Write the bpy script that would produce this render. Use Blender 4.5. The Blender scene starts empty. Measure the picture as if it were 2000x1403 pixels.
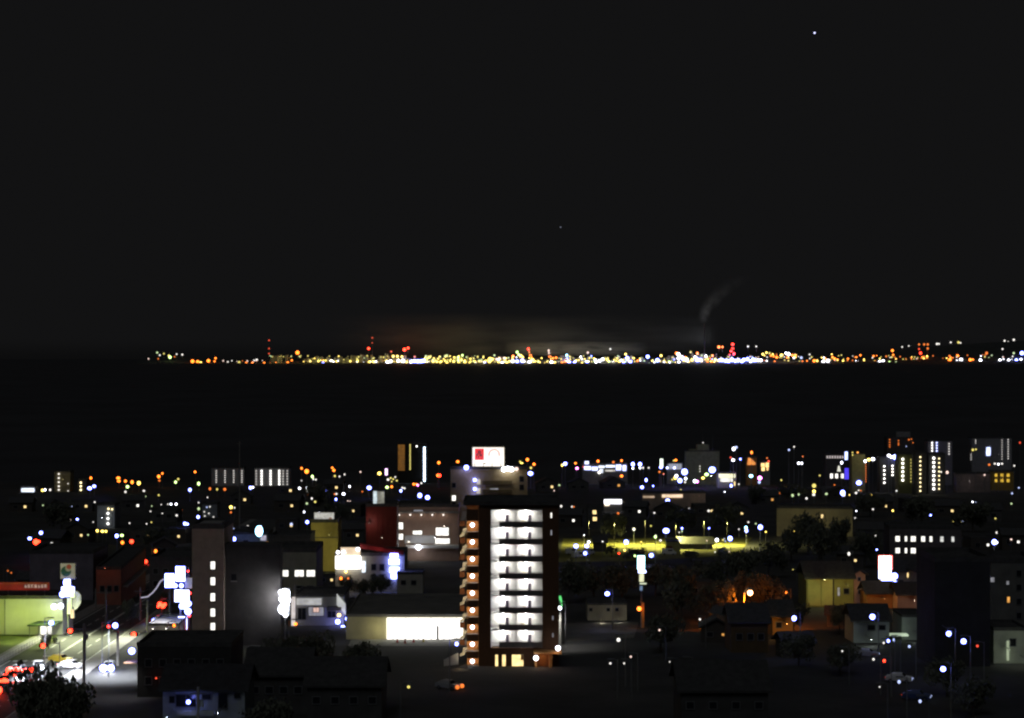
import bpy, math, random
from mathutils import Vector
rnd = random.Random(7)
R = math.radians
sc = bpy.context.scene
COL = sc.collection

# ------------------------------------------------------------------ camera, world, fill sun, exposure
F, HY = 3500.0, 678.0            # focal length and true horizon in photo pixels (2000 x 1403)
CAMZ = 131.2                     # metres above the sea
H0, SL = 39.0, 0.053             # the town lies on a slope that falls to the sea
COAST = 1738.0
cam = bpy.data.cameras.new('camera'); camo = bpy.data.objects.new('camera', cam); COL.objects.link(camo)
camo.location = (0, 0, CAMZ); camo.rotation_euler = (R(90), 0, 0)
cam.sensor_width = 36; cam.lens = F / 2000 * 36; cam.shift_y = -(701.5 - HY) / 2000
cam.clip_start = 1; cam.clip_end = 120000
sc.camera = camo
w = bpy.data.worlds.new('World'); sc.world = w; w.use_nodes = True
wb = w.node_tree.nodes['Background']
wb.inputs[1].default_value = 1.0              # night sky: even dark grey, sinking to near black in the murk at the horizon
_nt = w.node_tree; _tc = _nt.nodes.new('ShaderNodeTexCoord'); _sp = _nt.nodes.new('ShaderNodeSeparateXYZ')
_mr = _nt.nodes.new('ShaderNodeMapRange'); _mr.interpolation_type = 'SMOOTHSTEP'
_mr.inputs['From Min'].default_value = -0.0075; _mr.inputs['From Max'].default_value = 0.006
_mr.inputs['To Min'].default_value = 0.0; _mr.inputs['To Max'].default_value = 1.0
_rp = _nt.nodes.new('ShaderNodeValToRGB'); _rp.color_ramp.elements[0].color = (.0036, .0036, .0038, 1); _rp.color_ramp.elements[1].color = (.0060, .0060, .0063, 1)
_nt.links.new(_tc.outputs['Generated'], _sp.inputs[0]); _nt.links.new(_sp.outputs[2], _mr.inputs['Value'])
_nt.links.new(_mr.outputs[0], _rp.inputs[0]); _nt.links.new(_rp.outputs[0], wb.inputs[0])
sd = bpy.data.lights.new('fill_sun', 'SUN'); sd.energy = 0.13; sd.angle = R(25); sd.color = (0.9, 0.95, 1)
so = bpy.data.objects.new('fill_sun', sd); COL.objects.link(so); so.rotation_euler = (R(42), R(-12), 0)  # added soft sun from behind the camera, lifts the dark tones evenly
sc.view_settings.view_transform = 'Standard'; sc.view_settings.look = 'None'
sc.view_settings.exposure = 0; sc.view_settings.gamma = 1
cy = sc.cycles
cy.use_adaptive_sampling = False
cy.filter_width = 2.3
cy.max_bounces = 4; cy.diffuse_bounces = 2; cy.glossy_bounces = 2; cy.transmission_bounces = 2
cy.volume_bounces = 0; cy.transparent_max_bounces = 6
cy.sample_clamp_indirect = 0.4; cy.sample_clamp_direct = 60
cy.caustics_reflective = False; cy.caustics_refractive = False
cy.use_denoising = True
cy.use_light_tree = True

# ------------------------------------------------------------------ helpers
def gz(y): return CAMZ - H0 - SL * y if y < COAST else 0.0
def depth(py, h=0.0): 
    k = (py - HY) / F - SL
    return (H0 - h) / k if abs(k) > 1e-6 else 1e9
def wx(px, D): return (px - 1000) / F * D
def wz(py, D): return CAMZ - (py - HY) / F * D

MATS = {}
def mat(name, col, rough=0.85, var=0.25, scale=0.8, bump=0.0, spec=0.3, metal=0.0):
    if name in MATS: return MATS[name]
    m = bpy.data.materials.new(name); m.use_nodes = True; nt = m.node_tree; b = nt.nodes['Principled BSDF']
    tc = nt.nodes.new('ShaderNodeTexCoord'); n = nt.nodes.new('ShaderNodeTexNoise'); n.inputs['Scale'].default_value = scale
    n.inputs['Detail'].default_value = 6; n.inputs['Roughness'].default_value = 0.65
    nt.links.new(tc.outputs['Object'], n.inputs['Vector'])
    r = nt.nodes.new('ShaderNodeValToRGB'); r.color_ramp.elements[0].position = 0.3; r.color_ramp.elements[1].position = 0.7
    r.color_ramp.elements[0].color = tuple(c * (1 - var) for c in col) + (1,)
    r.color_ramp.elements[1].color = tuple(min(1, c * (1 + var)) for c in col) + (1,)
    nt.links.new(n.outputs['Fac'], r.inputs['Fac']); nt.links.new(r.outputs['Color'], b.inputs['Base Color'])
    b.inputs['Roughness'].default_value = rough; b.inputs['Specular IOR Level'].default_value = spec; b.inputs['Metallic'].default_value = metal
    if bump:
        bp = nt.nodes.new('ShaderNodeBump'); bp.inputs['Strength'].default_value = bump
        nt.links.new(n.outputs['Fac'], bp.inputs['Height']); nt.links.new(bp.outputs['Normal'], b.inputs['Normal'])
    MATS[name] = m; return m
def emit(name, col, st, sample=True, var=0.0, scale=1.0, base=.4):
    if name in MATS: return MATS[name]
    m = bpy.data.materials.new(name); m.use_nodes = True; nt = m.node_tree; b = nt.nodes['Principled BSDF']
    b.inputs['Base Color'].default_value = (base, base, base, 1); b.inputs['Roughness'].default_value = 0.6
    b.inputs['Emission Color'].default_value = tuple(col) + (1,); b.inputs['Emission Strength'].default_value = st
    if var:
        tc = nt.nodes.new('ShaderNodeTexCoord'); n = nt.nodes.new('ShaderNodeTexNoise'); n.inputs['Scale'].default_value = scale
        nt.links.new(tc.outputs['Object'], n.inputs['Vector'])
        mr = nt.nodes.new('ShaderNodeMapRange'); mr.inputs['From Min'].default_value = 0.3; mr.inputs['From Max'].default_value = 0.7
        mr.inputs['To Min'].default_value = st * (1 - var); mr.inputs['To Max'].default_value = st * (1 + var)
        nt.links.new(n.outputs['Fac'], mr.inputs['Value']); nt.links.new(mr.outputs['Result'], b.inputs['Emission Strength'])
    m.cycles.emission_sampling = 'AUTO' if sample else 'NONE'
    MATS[name] = m; return m

class MB:
    def __init__(s): s.v, s.f, s.m = [], [], []
    def quad(s, a, b, c, d, mi=0):
        n = len(s.v); s.v += [a, b, c, d]; s.f.append((n, n+1, n+2, n+3)); s.m.append(mi); return s
    def box(s, x0, x1, y0, y1, z0, z1, mi=0):
        n = len(s.v)
        s.v += [(x0,y0,z0),(x1,y0,z0),(x1,y1,z0),(x0,y1,z0),(x0,y0,z1),(x1,y0,z1),(x1,y1,z1),(x0,y1,z1)]
        for q in ((0,3,2,1),(4,5,6,7),(0,1,5,4),(1,2,6,5),(2,3,7,6),(3,0,4,7)):
            s.f.append(tuple(n+i for i in q)); s.m.append(mi)
        return s
    def prism(s, poly, y0, y1, mi=0):           # poly in x,z; extruded along y
        n = len(s.v); k = len(poly)
        s.v += [(x, y0, z) for x, z in poly] + [(x, y1, z) for x, z in poly]
        s.f.append(tuple(range(n, n+k))); s.f.append(tuple(range(n+2*k-1, n+k-1, -1))); s.m += [mi, mi]
        for i in range(k):
            j = (i+1) % k; s.f.append((n+i, n+k+i, n+k+j, n+j)); s.m.append(mi)
        return s
    def slab(s, poly, z0, z1, mi=0):            # poly in x,y; extruded along z
        n = len(s.v); k = len(poly)
        s.v += [(x, y, z0) for x, y in poly] + [(x, y, z1) for x, y in poly]
        s.f.append(tuple(range(n+k-1, n-1, -1))); s.f.append(tuple(range(n+k, n+2*k))); s.m += [mi, mi]
        for i in range(k):
            j = (i+1) % k; s.f.append((n+i, n+j, n+k+j, n+k+i)); s.m.append(mi)
        return s
    def tube(s, p0, p1, r0, r1=None, k=8, mi=0, caps=True):
        r1 = r0 if r1 is None else r1
        p0, p1 = Vector(p0), Vector(p1); d = (p1 - p0).normalized()
        u = d.orthogonal().normalized(); v = d.cross(u); n = len(s.v)
        for p, r in ((p0, r0), (p1, r1)):
            for i in range(k):
                a = 2*math.pi*i/k; q = p + u*(r*math.cos(a)) + v*(r*math.sin(a)); s.v.append(tuple(q))
        for i in range(k):
            j = (i+1) % k; s.f.append((n+i, n+j, n+k+j, n+k+i)); s.m.append(mi)
        if caps:
            s.f.append(tuple(range(n+k-1, n-1, -1))); s.f.append(tuple(range(n+k, n+2*k))); s.m += [mi, mi]
        return s
    def ball(s, c, r, mi=0, nu=12, nv=8, sz=1.0):
        n = len(s.v); cx, cy_, cz = c
        s.v.append((cx, cy_, cz + r*sz))
        for i in range(1, nv):
            t = math.pi*i/nv
            for j in range(nu):
                a = 2*math.pi*j/nu; s.v.append((cx + r*math.sin(t)*math.cos(a), cy_ + r*math.sin(t)*math.sin(a), cz + r*sz*math.cos(t)))
        s.v.append((cx, cy_, cz - r*sz)); last = len(s.v)-1
        for j in range(nu):
            k = (j+1) % nu
            s.f.append((n, n+1+j, n+1+k)); s.m.append(mi)
            for i in range(nv-2):
                a = n+1+i*nu; s.f.append((a+j, a+nu+j, a+nu+k, a+k)); s.m.append(mi)
            a = n+1+(nv-2)*nu; s.f.append((a+j, last, a+k)); s.m.append(mi)
        return s
    def mesh(s, name, mats):
        me = bpy.data.meshes.new(name); me.from_pydata([tuple(p) for p in s.v], [], s.f)
        for mm in (mats if isinstance(mats, (list, tuple)) else [mats]): me.materials.append(mm)
        if len(me.materials) > 1: me.polygons.foreach_set('material_index', s.m)
        me.update(); return me
    def build(s, name, mats, parent=None, loc=None):
        return link(name, s.mesh(name, mats), parent, loc)
def link(name, data, parent=None, loc=None, scale=None):
    o = bpy.data.objects.new(name, data); COL.objects.link(o)
    if parent: o.parent = parent
    if loc is not None: o.location = loc
    if scale is not None: o.scale = scale
    return o
def tag(o, label, cat, group=None, kind=None):
    if label: o['label'] = label
    if cat: o['category'] = cat
    if group: o['group'] = group
    if kind: o['kind'] = kind
    return o
def thing(name, label, cat, loc=(0,0,0), rz=0, group=None):
    o = link(name, None, None, loc); o.rotation_euler = (0, 0, rz); return tag(o, label, cat, group)
def struct(o): o['kind'] = 'structure'; return o
def glow(parent, loc, col, power, rad=0.3, spot=None, aim=None, blend=0.6):  # also serves added fill lights that have no lamp body
    L = bpy.data.lights.new('lamp_or_fill_light', 'SPOT' if spot else 'POINT'); L.energy = power; L.color = col; L.shadow_soft_size = rad
    o = link('lamp_or_fill_light', L, parent, loc)
    if spot:
        L.spot_size = R(spot); L.spot_blend = blend
        o.rotation_mode = 'QUATERNION'; o.rotation_quaternion = Vector(aim).to_track_quat('-Z', 'Y')
    return o

# lamp colours (linear), over-bright to burn out; B's blue paints the lens fringe
LC = {'W': ((.85, .88, 1), 7), 'B': ((.17, .21, 1.0), 15), 'O': ((1, .20, .018), 4.6), 'Y': ((1, .70, .13), 4.6), 'G': ((.62, 1, .30), 4),
      'R': ((1, .035, .012), 9), 'M': ((1, .2, .85), 9), 'C': ((.30, .72, 1), 9),
      'w': ((1, .95, .88), 1.4), 'b': ((.5, .6, 1), 1.6), 'o': ((1, .22, .03), 1.3), 'y': ((1, .84, .20), 1.15), 'g': ((.75, 1, .5), 1.0), 'r': ((1, .08, .03), 1.4), 'p': ((1, .72, .62), 1.5)}
CN = {'W': 'white', 'B': 'blue-white', 'O': 'orange', 'Y': 'yellow', 'G': 'pale green', 'R': 'red', 'M': 'pink', 'C': 'cyan-white',
      'w': 'dim white', 'b': 'dim bluish', 'o': 'dim orange', 'y': 'dim yellow', 'g': 'dim greenish', 'r': 'dim red', 'p': 'dim pinkish'}
def lm(c, sample=False): 
    n = {'W':'white','B':'blue_white','O':'orange','Y':'yellow','G':'green','R':'red','M':'pink','C':'cyan'}.get(c, CN[c].replace(' ', '_'))
    return emit(n + ('_lamp_glass_near' if sample else '_lamp_glass'), LC[c][0], LC[c][1], sample)
GLOBES = {}
def globe(parent, loc, r, c, name='globe', near=False, sz=1.0):
    k = (c, near)
    if k not in GLOBES: GLOBES[k] = MB().ball((0,0,0), 1.0).mesh('globe', lm(c, near))
    return link(name, GLOBES[k], parent, loc, (r, r, r*sz))

# surfaces
steel = mat('galvanised_steel', (.25,.26,.27), .5, .2, 3, 0, .5, .6)
concrete = mat('concrete', (.30,.29,.27), .9, .2, .7, .05)
darkconc = mat('weathered_concrete', (.11,.107,.105), .9, .25, .5, .05)
asphalt = mat('asphalt', (.10,.10,.098), .8, .3, .6, .05)
roofdk = mat('dark_roofing', (.085,.084,.084), .85, .35, .8, .05)
tile = mat('roof_tile', (.085,.085,.088), .6, .35, 1.2, .1)
glassd = mat('dark_glass', (.02,.022,.028), .15, .2, 1, 0, .5)
brown = mat('brown_brick_tile', (.13,.068,.036), .75, .2, 2.5, .05)
orangew = mat('terracotta_wall', (.55,.28,.10), .8, .12, 1.5)
cream = mat('cream_paint', (.62,.57,.46), .7, .1, 1)
white = mat('white_paint', (.78,.78,.77), .7, .06, .8)
greyw = mat('grey_paint', (.36,.36,.37), .8, .12, .7)
tan = mat('tan_stucco', (.42,.34,.20), .85, .15, .5, .04)
olive = mat('ochre_stucco', (.48,.40,.13), .85, .14, .5, .04)
redw = mat('dark_red_panel', (.22,.04,.03), .5, .2, .6)
pinkw = mat('pink_stucco', (.52,.36,.28), .85, .12, .5)
bluew = mat('pale_blue_siding', (.46,.52,.58), .8, .12, .6)
woodd = mat('bark', (.09,.08,.07), .9, .3, 3)
leafm = mat('leaves', (.15,.16,.12), .7, .5, .35)
blackm = mat('black_rubber', (.02,.02,.02), .8, .2, 2)
paint_w = mat('road_paint', (.70,.70,.66), .8, .15, 3)
pane_y = emit('warm_lit_pane', (1,.72,.30), 1.5, False, .3, 1.2)
pane_w = emit('white_lit_pane', (1,.97,.88), 1.6, False, .3, 1.0)
pane_o = emit('orange_lit_pane', (1,.45,.09), .9, False, .4, 1.3)
pane_d = emit('dim_lit_pane', (.9,.9,1), .22, False, .5, .8)

# ------------------------------------------------------------------ ground, sea, road
g = MB()
N = 24
xs = [-700, -420, -250, -120, -40, 0, 40, 120, 250, 420, 700]
ys = [-60 + i*(COAST+60)/N for i in range(N+1)]
for j in range(N):
    for i in range(len(xs)-1):
        y0, y1 = ys[j], ys[j+1]; z = lambda y: CAMZ - H0 - SL*y
        g.quad((xs[i],y0,z(y0)), (xs[i+1],y0,z(y0)), (xs[i+1],y1,z(y1)), (xs[i],y1,z(y1)))
zc = CAMZ - H0 - SL*COAST
g.quad((xs[0],COAST,zc), (xs[-1],COAST,zc), (xs[-1],COAST+.5,-6), (xs[0],COAST+.5,-6))
struct(g.build('ground', mat('town_ground', (.062,.062,.06), .95, .45, .05, .0)))
SEAEND = F*CAMZ/(702-HY)
seam = mat('sea_water', (.072,.072,.076), .75, .2, .004, .0, .12)
s_ = MB(); s_.quad((-9000,COAST-40,-.6),(9000,COAST-40,-.6),(9000,SEAEND,-.6),(-9000,SEAEND,-.6))
struct(s_.build('sea', seam))

def P(px, py, dz=0.0):                       # a point of the ground seen at a pixel
    D = depth(py); return (wx(px, D), D, gz(D)+dz)
def patch(name, pts, m, dz):                 # flat sheet on the slope
    b = MB(); b.v = [P(x, y, dz) for x, y in pts]; b.f = [tuple(range(len(pts)))]; b.m = [0]
    return struct(b.build(name, m))
# main road at the left, running down to the sea
RX = lambda y, off: -84.0 - 0.066*(y-340) + off      # road centre line
def strip(name, o0, o1, y0, y1, m, dz, seg=1):
    b = MB()
    for k in range(seg):
        a = y0 + (y1-y0)*k/seg; c = y0 + (y1-y0)*(k+1)/seg
        b.quad((RX(a,o0),a,gz(a)+dz),(RX(a,o1),a,gz(a)+dz),(RX(c,o1),c,gz(c)+dz),(RX(c,o0),c,gz(c)+dz))
    return struct(b.build(name, m))
strip('road', -7.2, 7.2, 180, 900, asphalt, .02)
strip('pavement', -10.5, -7.2, 180, 900, concrete, .14)
strip('pavement', 7.2, 10.2, 180, 900, concrete, .14)
lines = MB()
for off, dash in ((-6.8,0),(-3.4,1),(-.12,0),(.12,0),(3.4,1),(6.8,0)):
    y = 250.0
    while y < 620:
        L = 5 if dash else 20
        a, c = y, y+L
        lines.quad((RX(a,off-.14),a,gz(a)+.026),(RX(a,off+.14),a,gz(a)+.026),(RX(c,off+.14),c,gz(c)+.026),(RX(c,off-.14),c,gz(c)+.026))
        y += 10 if dash else 20
for k in range(8):                            # zebra crossing
    o = -6.2 + k*1.7
    lines.quad((RX(318,o),318,gz(318)+.026),(RX(318,o+.8),318,gz(318)+.026),(RX(322,o+.8),322,gz(322)+.026),(RX(322,o),322,gz(322)+.026))
lines.quad((RX(326,-6.8),326,gz(326)+.026),(RX(326,0),326,gz(326)+.026),(RX(326.5,0),326.5,gz(326.5)+.026),(RX(326.5,-6.8),326.5,gz(326.5)+.026))
struct(lines.build('road_markings', paint_w))
patch('crossroad', [(-150,1292),(62,1292),(40,1330),(-190,1330)], asphalt, .024)
patch('car_park', [(1085,1218),(1248,1216),(1238,1246),(1075,1256)], mat('worn_asphalt', (.16,.15,.13), .9, .3, .4), .02)
patch('forecourt', [(690,1240),(930,1240),(930,1262),(680,1262)], mat('forecourt_concrete', (.22,.22,.2), .9, .3, .4), .02)
patch('lawn', [(-60,1236),(118,1236),(78,1290),(-80,1292)], mat('lawn_turf', (.075,.095,.025), .95, .35, .6), .03)
patch('sports_ground', [(1100,1052),(1470,1050),(1440,1084),(1260,1096),(1090,1098)], mat('dry_turf', (.22,.21,.06), .95, .45, .08), .02)

# ------------------------------------------------------------------ buildings
class Bld:
    def __init__(s, label, cat, px0, px1, pyt, pyb, dep, wall, name='building', yaw=0, roof='flat', group=None, sink=2.0, D=None, trim=None):
        s.D = D or depth(pyb); s.D = min(s.D, COAST-10); s.s = s.D/F; s.pc = (px0+px1)/2; s.w = (px1-px0)*s.s
        s.base = wz(pyb, s.D); g_ = gz(s.D); s.pyb = pyb
        s.h = wz(pyt, s.D) - s.base; s.dep = dep
        s.t = thing(name, label, cat, (wx(s.pc, s.D), s.D, s.base), R(yaw), group)
        hw = s.w/2; z0 = min(-sink, g_-s.base-sink) - SL*dep
        s.z0 = z0
        m = MB().box(-hw, hw, 0, dep, z0, s.h)
        s.wall = m.build('wall', wall, s.t)
        if roof == 'flat':
            r = MB(); e = .35; pr = min(1.0, .06*s.h + .25)
            r.box(-hw-.05, hw+.05, -.06, dep+.05, s.h, s.h+.18)
            r.box(-hw-.05, hw+.05, -.06, .18, s.h+.18, s.h+pr); r.box(-hw-.05, hw+.05, dep-.18, dep+.05, s.h+.18, s.h+pr)
            r.box(-hw-.05, -hw+.2, .18, dep-.18, s.h+.18, s.h+pr); r.box(hw-.2, hw+.05, .18, dep-.18, s.h+.18, s.h+pr)
            r.build('roof', trim or roofdk, s.t)
        elif roof in ('gable', 'gablex'):
            o = .6; r = MB(); rise = .22*(s.w if roof == 'gable' else dep) + .5
            if roof == 'gable':   # ridge runs away from the viewer
                r.prism([(-hw-o, s.h-.15), (0, s.h+rise), (hw+o, s.h-.15), (hw+o, s.h+.15), (0, s.h+rise+.35), (-hw-o, s.h+.15)], -o, dep+o)
                MB().prism([(-hw, s.h), (hw, s.h), (0, s.h+rise-.12)], 0, dep).build('gable_wall', wall, s.t)
            else:
                for a, b in (((-o, s.h-.15), (dep/2, s.h+rise)), ((dep+o, s.h-.15), (dep/2, s.h+rise))):
                    n = len(r.v)
                    for X in (-hw-o, hw+o):
                        r.v += [(X, a[0], a[1]), (X, b[0], b[1]), (X, b[0], b[1]+.3), (X, a[0], a[1]+.3)]
                    for q in ((0,1,2,3),(7,6,5,4),(0,4,5,1),(1,5,6,2),(2,6,7,3),(3,7,4,0)): r.f.append(tuple(n+i for i in q)); r.m.append(0)
            r.build('roof', trim or tile, s.t)
    def X(s, px): return (px-s.pc)*s.s
    def Z(s, py): return (s.pyb-py)*s.s
    def win(s, x0, y0, x1, y1, pane, frame=None, name='window'):
        a, b, c, d = s.X(x0), s.X(x1), s.Z(y1), s.Z(y0); t = min(.12, .12*(b-a))
        f = MB(); f.box(a-t, a, -.1, -.002, c-t, d+t); f.box(b, b+t, -.1, -.002, c-t, d+t); f.box(a, b, -.1, -.002, d, d+t); f.box(a, b, -.14, -.002, c-t, c)
        if b-a > 1.4: f.box((a+b)/2-.03, (a+b)/2+.03, -.09, -.002, c, d)
        fo = f.build(name, frame or steel, s.t)
        MB().box(a, b, -.05, -.003, c, d).build('pane', pane, fo); return fo
    def grid(s, xs_, ys_, wd, ht, pane, skip=()):
        for j, y in enumerate(ys_):
            for i, x in enumerate(xs_):
                if (i, j) in skip: continue
                s.win(x-wd/2, y-ht/2, x+wd/2, y+ht/2, pane)
    def beads(s, px, pys, r, c, name='corridor_lamp', sz=1.0):
        key = 'bead_' + c
        if key not in GLOBES:
            col, st = LC[c]; mx = {'W':(1,.97,.9),'B':(.5,.55,1),'Y':(1,.82,.42),'O':(1,.4,.06),'R':(1,.06,.02),'C':(.55,.75,1)}.get(c, col)
            GLOBES[key] = MB().ball((0,0,0), 1.0, 0, 8, 6).mesh('globe', emit('corridor_lamp_' + CN[c].replace(' ','_').replace('-','_'), mx, {'W':4.5,'B':5,'Y':3.2,'C':9}.get(c, min(st, 2.2)), False))
        for y in pys: q = r*s.s*.74; link(name, GLOBES[key], s.t, (s.X(px), -q*.5, s.Z(y)), (q, q, q*sz))
    def lamp(s, px, py, r, c, power=0, col=None, y=-.8, name='wall_or_fill_lamp'):
        if c.islower() and y <= -2: r *= .35  # dim lamps set off the wall are added facade fill, bodies shrunk
        o = globe(s.t, (s.X(px), y, s.Z(py)), r*s.s, c, name, near=False)
        MB().tube((s.X(px), y, s.Z(py)+r*s.s*.8), (s.X(px), .0, s.Z(py)+r*s.s*.8), .05).build('bracket', steel, s.t)
        if power: glow(s.t, (s.X(px), y-.9*r*s.s-.1, s.Z(py)), col or LC[c][0], power, r*s.s)
        return o
    def panel(s, name, x0, y0, x1, y1, m, y=-.25, th=.2):
        return MB().box(s.X(x0), s.X(x1), y-th, y, s.Z(y1), s.Z(y0)).build(name, m, s.t)
    def roofbox(s, x0, y0, x1, m=None, d0=2, d1=5, name='roof_house'):
        return MB().box(s.X(x0), s.X(x1), d0, d1, s.h+.19, s.Z(y0)).build(name, m or concrete, s.t)
def frange(a, b, n): return [a+(b-a)*i/(n-1) for i in range(n)] if n > 1 else [a]


# ------------------------------------------------------------------ the ten-storey block in the middle
def main_block():
    pc, pb = 995, 1301; D = depth(pb); s = D/F; base = gz(D)
    X = lambda px: (px-pc)*s
    Z = lambda py: (pb-py)*s
    t = thing('apartment_block', 'nine-storey brown apartment block with brightly lit white access corridors', 'apartment block', (wx(pc, D), D, base))
    top = Z(987)
    m = MB()
    m.box(X(935), X(958), 0, 1.8, -2.2, top); m.box(X(1060), X(1091), 0, 1.8, -2.2, top)       # piers
    m.box(X(958), X(1060), 0, 1.8, -2.2, Z(1266)); m.box(X(958), X(1060), .15, 1.8, Z(995), top)
    m.box(X(911), X(1091), 1.801, 13, -2.6, top)                                                  # body
    m.build('wall', brown, t)
    r = MB(); r.box(X(905), X(1094), -.5, 13.4, top, top+.3); r.box(X(905), X(1094), -.5, -.3, top+.3, top+.7); r.box(X(905), X(1094), 13.2, 13.4, top+.3, top+.7)
    r.box(X(905), X(905)+.2, -.3, 13.2, top+.3, top+.7); r.box(X(1094)-.2, X(1094), -.3, 13.2, top+.3, top+.7)
    r.build('roof', roofdk, t)
    MB().box(X(958.3), X(1059.7), 1.66, 1.797, Z(1266), Z(996)).build('corridor_wall', white, t)
    MB().box(X(957.9), X(958.9), .02, 1.65, Z(1266), Z(996)).build('side_wall', greyw, t)
    f = MB()
    for k in range(8):
        y = 997 + 33.55*k
        sl = MB().box(X(958.9), X(1059.6), .0, 1.65, Z(y)+.02, Z(y-1.8)+.02).build('floor_slab', white, t)
        pp = MB(); pp.box(X(975), X(1059.8), -.12, .02, Z(y+33.2), Z(y+22.8)); pp.box(X(974), X(1060), -.17, .06, Z(y+22.8), Z(y+22.0))
        pp.build('parapet', mat('grey_balcony_panel', (.16,.155,.155), .7, .2, 1.2), t)
        MB().tube((X(959), -.02, Z(y+24)), (X(974.5), -.02, Z(y+24)), .03).tube((X(959), -.02, Z(y+29)), (X(974.5), -.02, Z(y+29)), .02).build('rail', steel, t)
        MB().box(X(1008.2), X(1009.4), .7, 1.66, Z(y+31), Z(y+1)).build('partition', white, t)
        for dx in (990.5, 1034.5):
            d = MB().box(X(dx-3.2), X(dx+3.2), 1.58, 1.657, Z(y+32.5), Z(y+10.5)).build('door', mat('plum_door_paint', (.05,.04,.06), .5, .3, 2), t)
            MB().box(X(dx+1.8), X(dx+2.4), 1.53, 1.579, Z(y+21), Z(y+19)).build('handle', steel, d)
        for dx in (982.5, 1027):
            c = MB().tube((X(dx), .55, Z(y+.9)-.02), (X(dx), .55, Z(y+1.9)-.02), .22, .26, 12).build('ceiling_lamp', lm('W', False), t)
            glow(t, (X(dx), .42, Z(y+7.0)), (1,.96,.86+.03*(k%3)), 310*rnd.uniform(.85,1.12), .25, 165, (0, 1, -.55), .5)
        glow(t, (X(967.5), .7, Z(y+12)), (.85,.88,1), 9, .12)
        if k in (0,2,3,5,6): MB().box(X(1018+3*(k%2)), X(1025+3*(k%2)), 1.25, 1.6, Z(y+31), Z(y+21)).build('air_conditioner', cream, t)
        MB().tube((X(975), -.05, Z(y+20.6)), (X(1059.8), -.05, Z(y+20.6)), .025).build('hand_rail', steel, t)
        for yy in (y+5,):
            if k < 2: MB().box(X(1075.5), X(1078), -.05, -.003, Z(yy+10), Z(yy)).build('window', pane_d if k else pane_w, t)
            if k > 5: MB().box(X(1078.5), X(1081), -.05, -.003, Z(yy+8), Z(yy)).build('window', pane_d, t)
    # corner stair with an amber lamp on every landing
    st = MB()
    st.box(X(934.2), X(935), .0, 1.8, -2, top)
    st.build('stair_side_wall', orangew, t)
    MB().box(X(911.5), X(934.1), 1.70, 1.80, -2, top).build('stair_back_wall', orangew, t)
    for k in range(9):
        c = 1027.5 + 33.3*k
        if k < 8:
            MB().box(X(911.5), X(934.1), -.1, .06, Z(c+25.2), Z(c+12)).build('landing_parapet', brown, t)
        MB().box(X(905), X(934.1), .07, 1.69, Z(c+13.5), Z(c+12)).build('landing', concrete, t)
        if k < 8:
            MB().box(X(897.5), X(907.5), .9, 1.6, Z(c+1.5), Z(c-9.5)).build('stair_flight', mat('terracotta_steps', (.16,.055,.018), .85, .2, 1.5), t)
            zz = [(912.5,4),(912.5,8.5),(908.4,10.5),(907.4,19.5),(898,23),(898,18),(903,15.5),(904,6)]
            MB().prism([(X(a), Z(c+b)) for a, b in zz], .55, .7).build('stringer', cream, t)
        else: pass
        globe(t, (X(922.5), .25, Z(c-1.5)), 4.0*s, 'W', 'landing_lamp')
        glow(t, (X(922.5), .75, Z(c-1)), (1,.50,.12), 30, .25)
        glow(t, (X(901), -1.8, Z(c+11)), (1,.82,.50), 150, .2, 75, (0, 1, 0))  # spot with no lamp body, added to brighten the stringers
    MB().prism([(X(899), Z(1018)), (X(903), Z(1000)), (X(913), Z(999)), (X(907), Z(1017))], .5, .65).build('stringer', cream, t)
    MB().box(X(911.5), X(934.1), -.1, .06, Z(1018), Z(995)).build('landing_parapet', brown, t)
    # ground floor
    for a, b in ((967.5,972.5),(981,987.5),(1000,1022)):
        fr = MB().box(X(a-.8), X(b+.8), -.06, -.003, Z(1303), Z(1278)).build('window', steel, t)
        MB().box(X(a), X(b), -.1, -.061, Z(1301.8), Z(1279.2)).build('pane', pane_y, fr)
        if b-a > 10: MB().box(X(1017), X(1022), -.14, -.101, Z(1289), Z(1279.2)).build('notice', orangew, fr)
    e = MB(); e.box(X(1044), X(1048), -2.2, -.01, -.5, Z(1277)); e.box(X(1072), X(1078), -2.2, -.01, -.5, Z(1273)); e.box(X(1042), X(1096), -2.6, -.01, Z(1273), Z(1269))
    e.build('porch', orangew, t)
    d = MB().box(X(1054), X(1066), -.12, -.01, -.3, Z(1280)).build('entrance_door', mat('bronze_door', (.16,.08,.03), .5, .2, 2), t)
    globe(t, (X(1046.5), -2.9, Z(1280)), 4.8*s, 'W', 'porch_lamp'); glow(t, (X(1058), -1.4, Z(1283)), (1,.42,.08), 42, .3); glow(t, (X(1050), -4.2, Z(1290)), (1,.5,.12), 16, .3)
    globe(t, (X(1089), -2.9, Z(1261)), 4.8*s, 'W', 'porch_lamp'); glow(t, (X(1084), -3.4, Z(1266)), (1,.42,.08), 14, .3)
    glow(t, (X(900), -4.5, Z(1292)), (1,.7,.35), 26, .3)
    return t
main_block()

# ------------------------------------------------------------------ buildings of the middle distance
PI = math.pi
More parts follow.
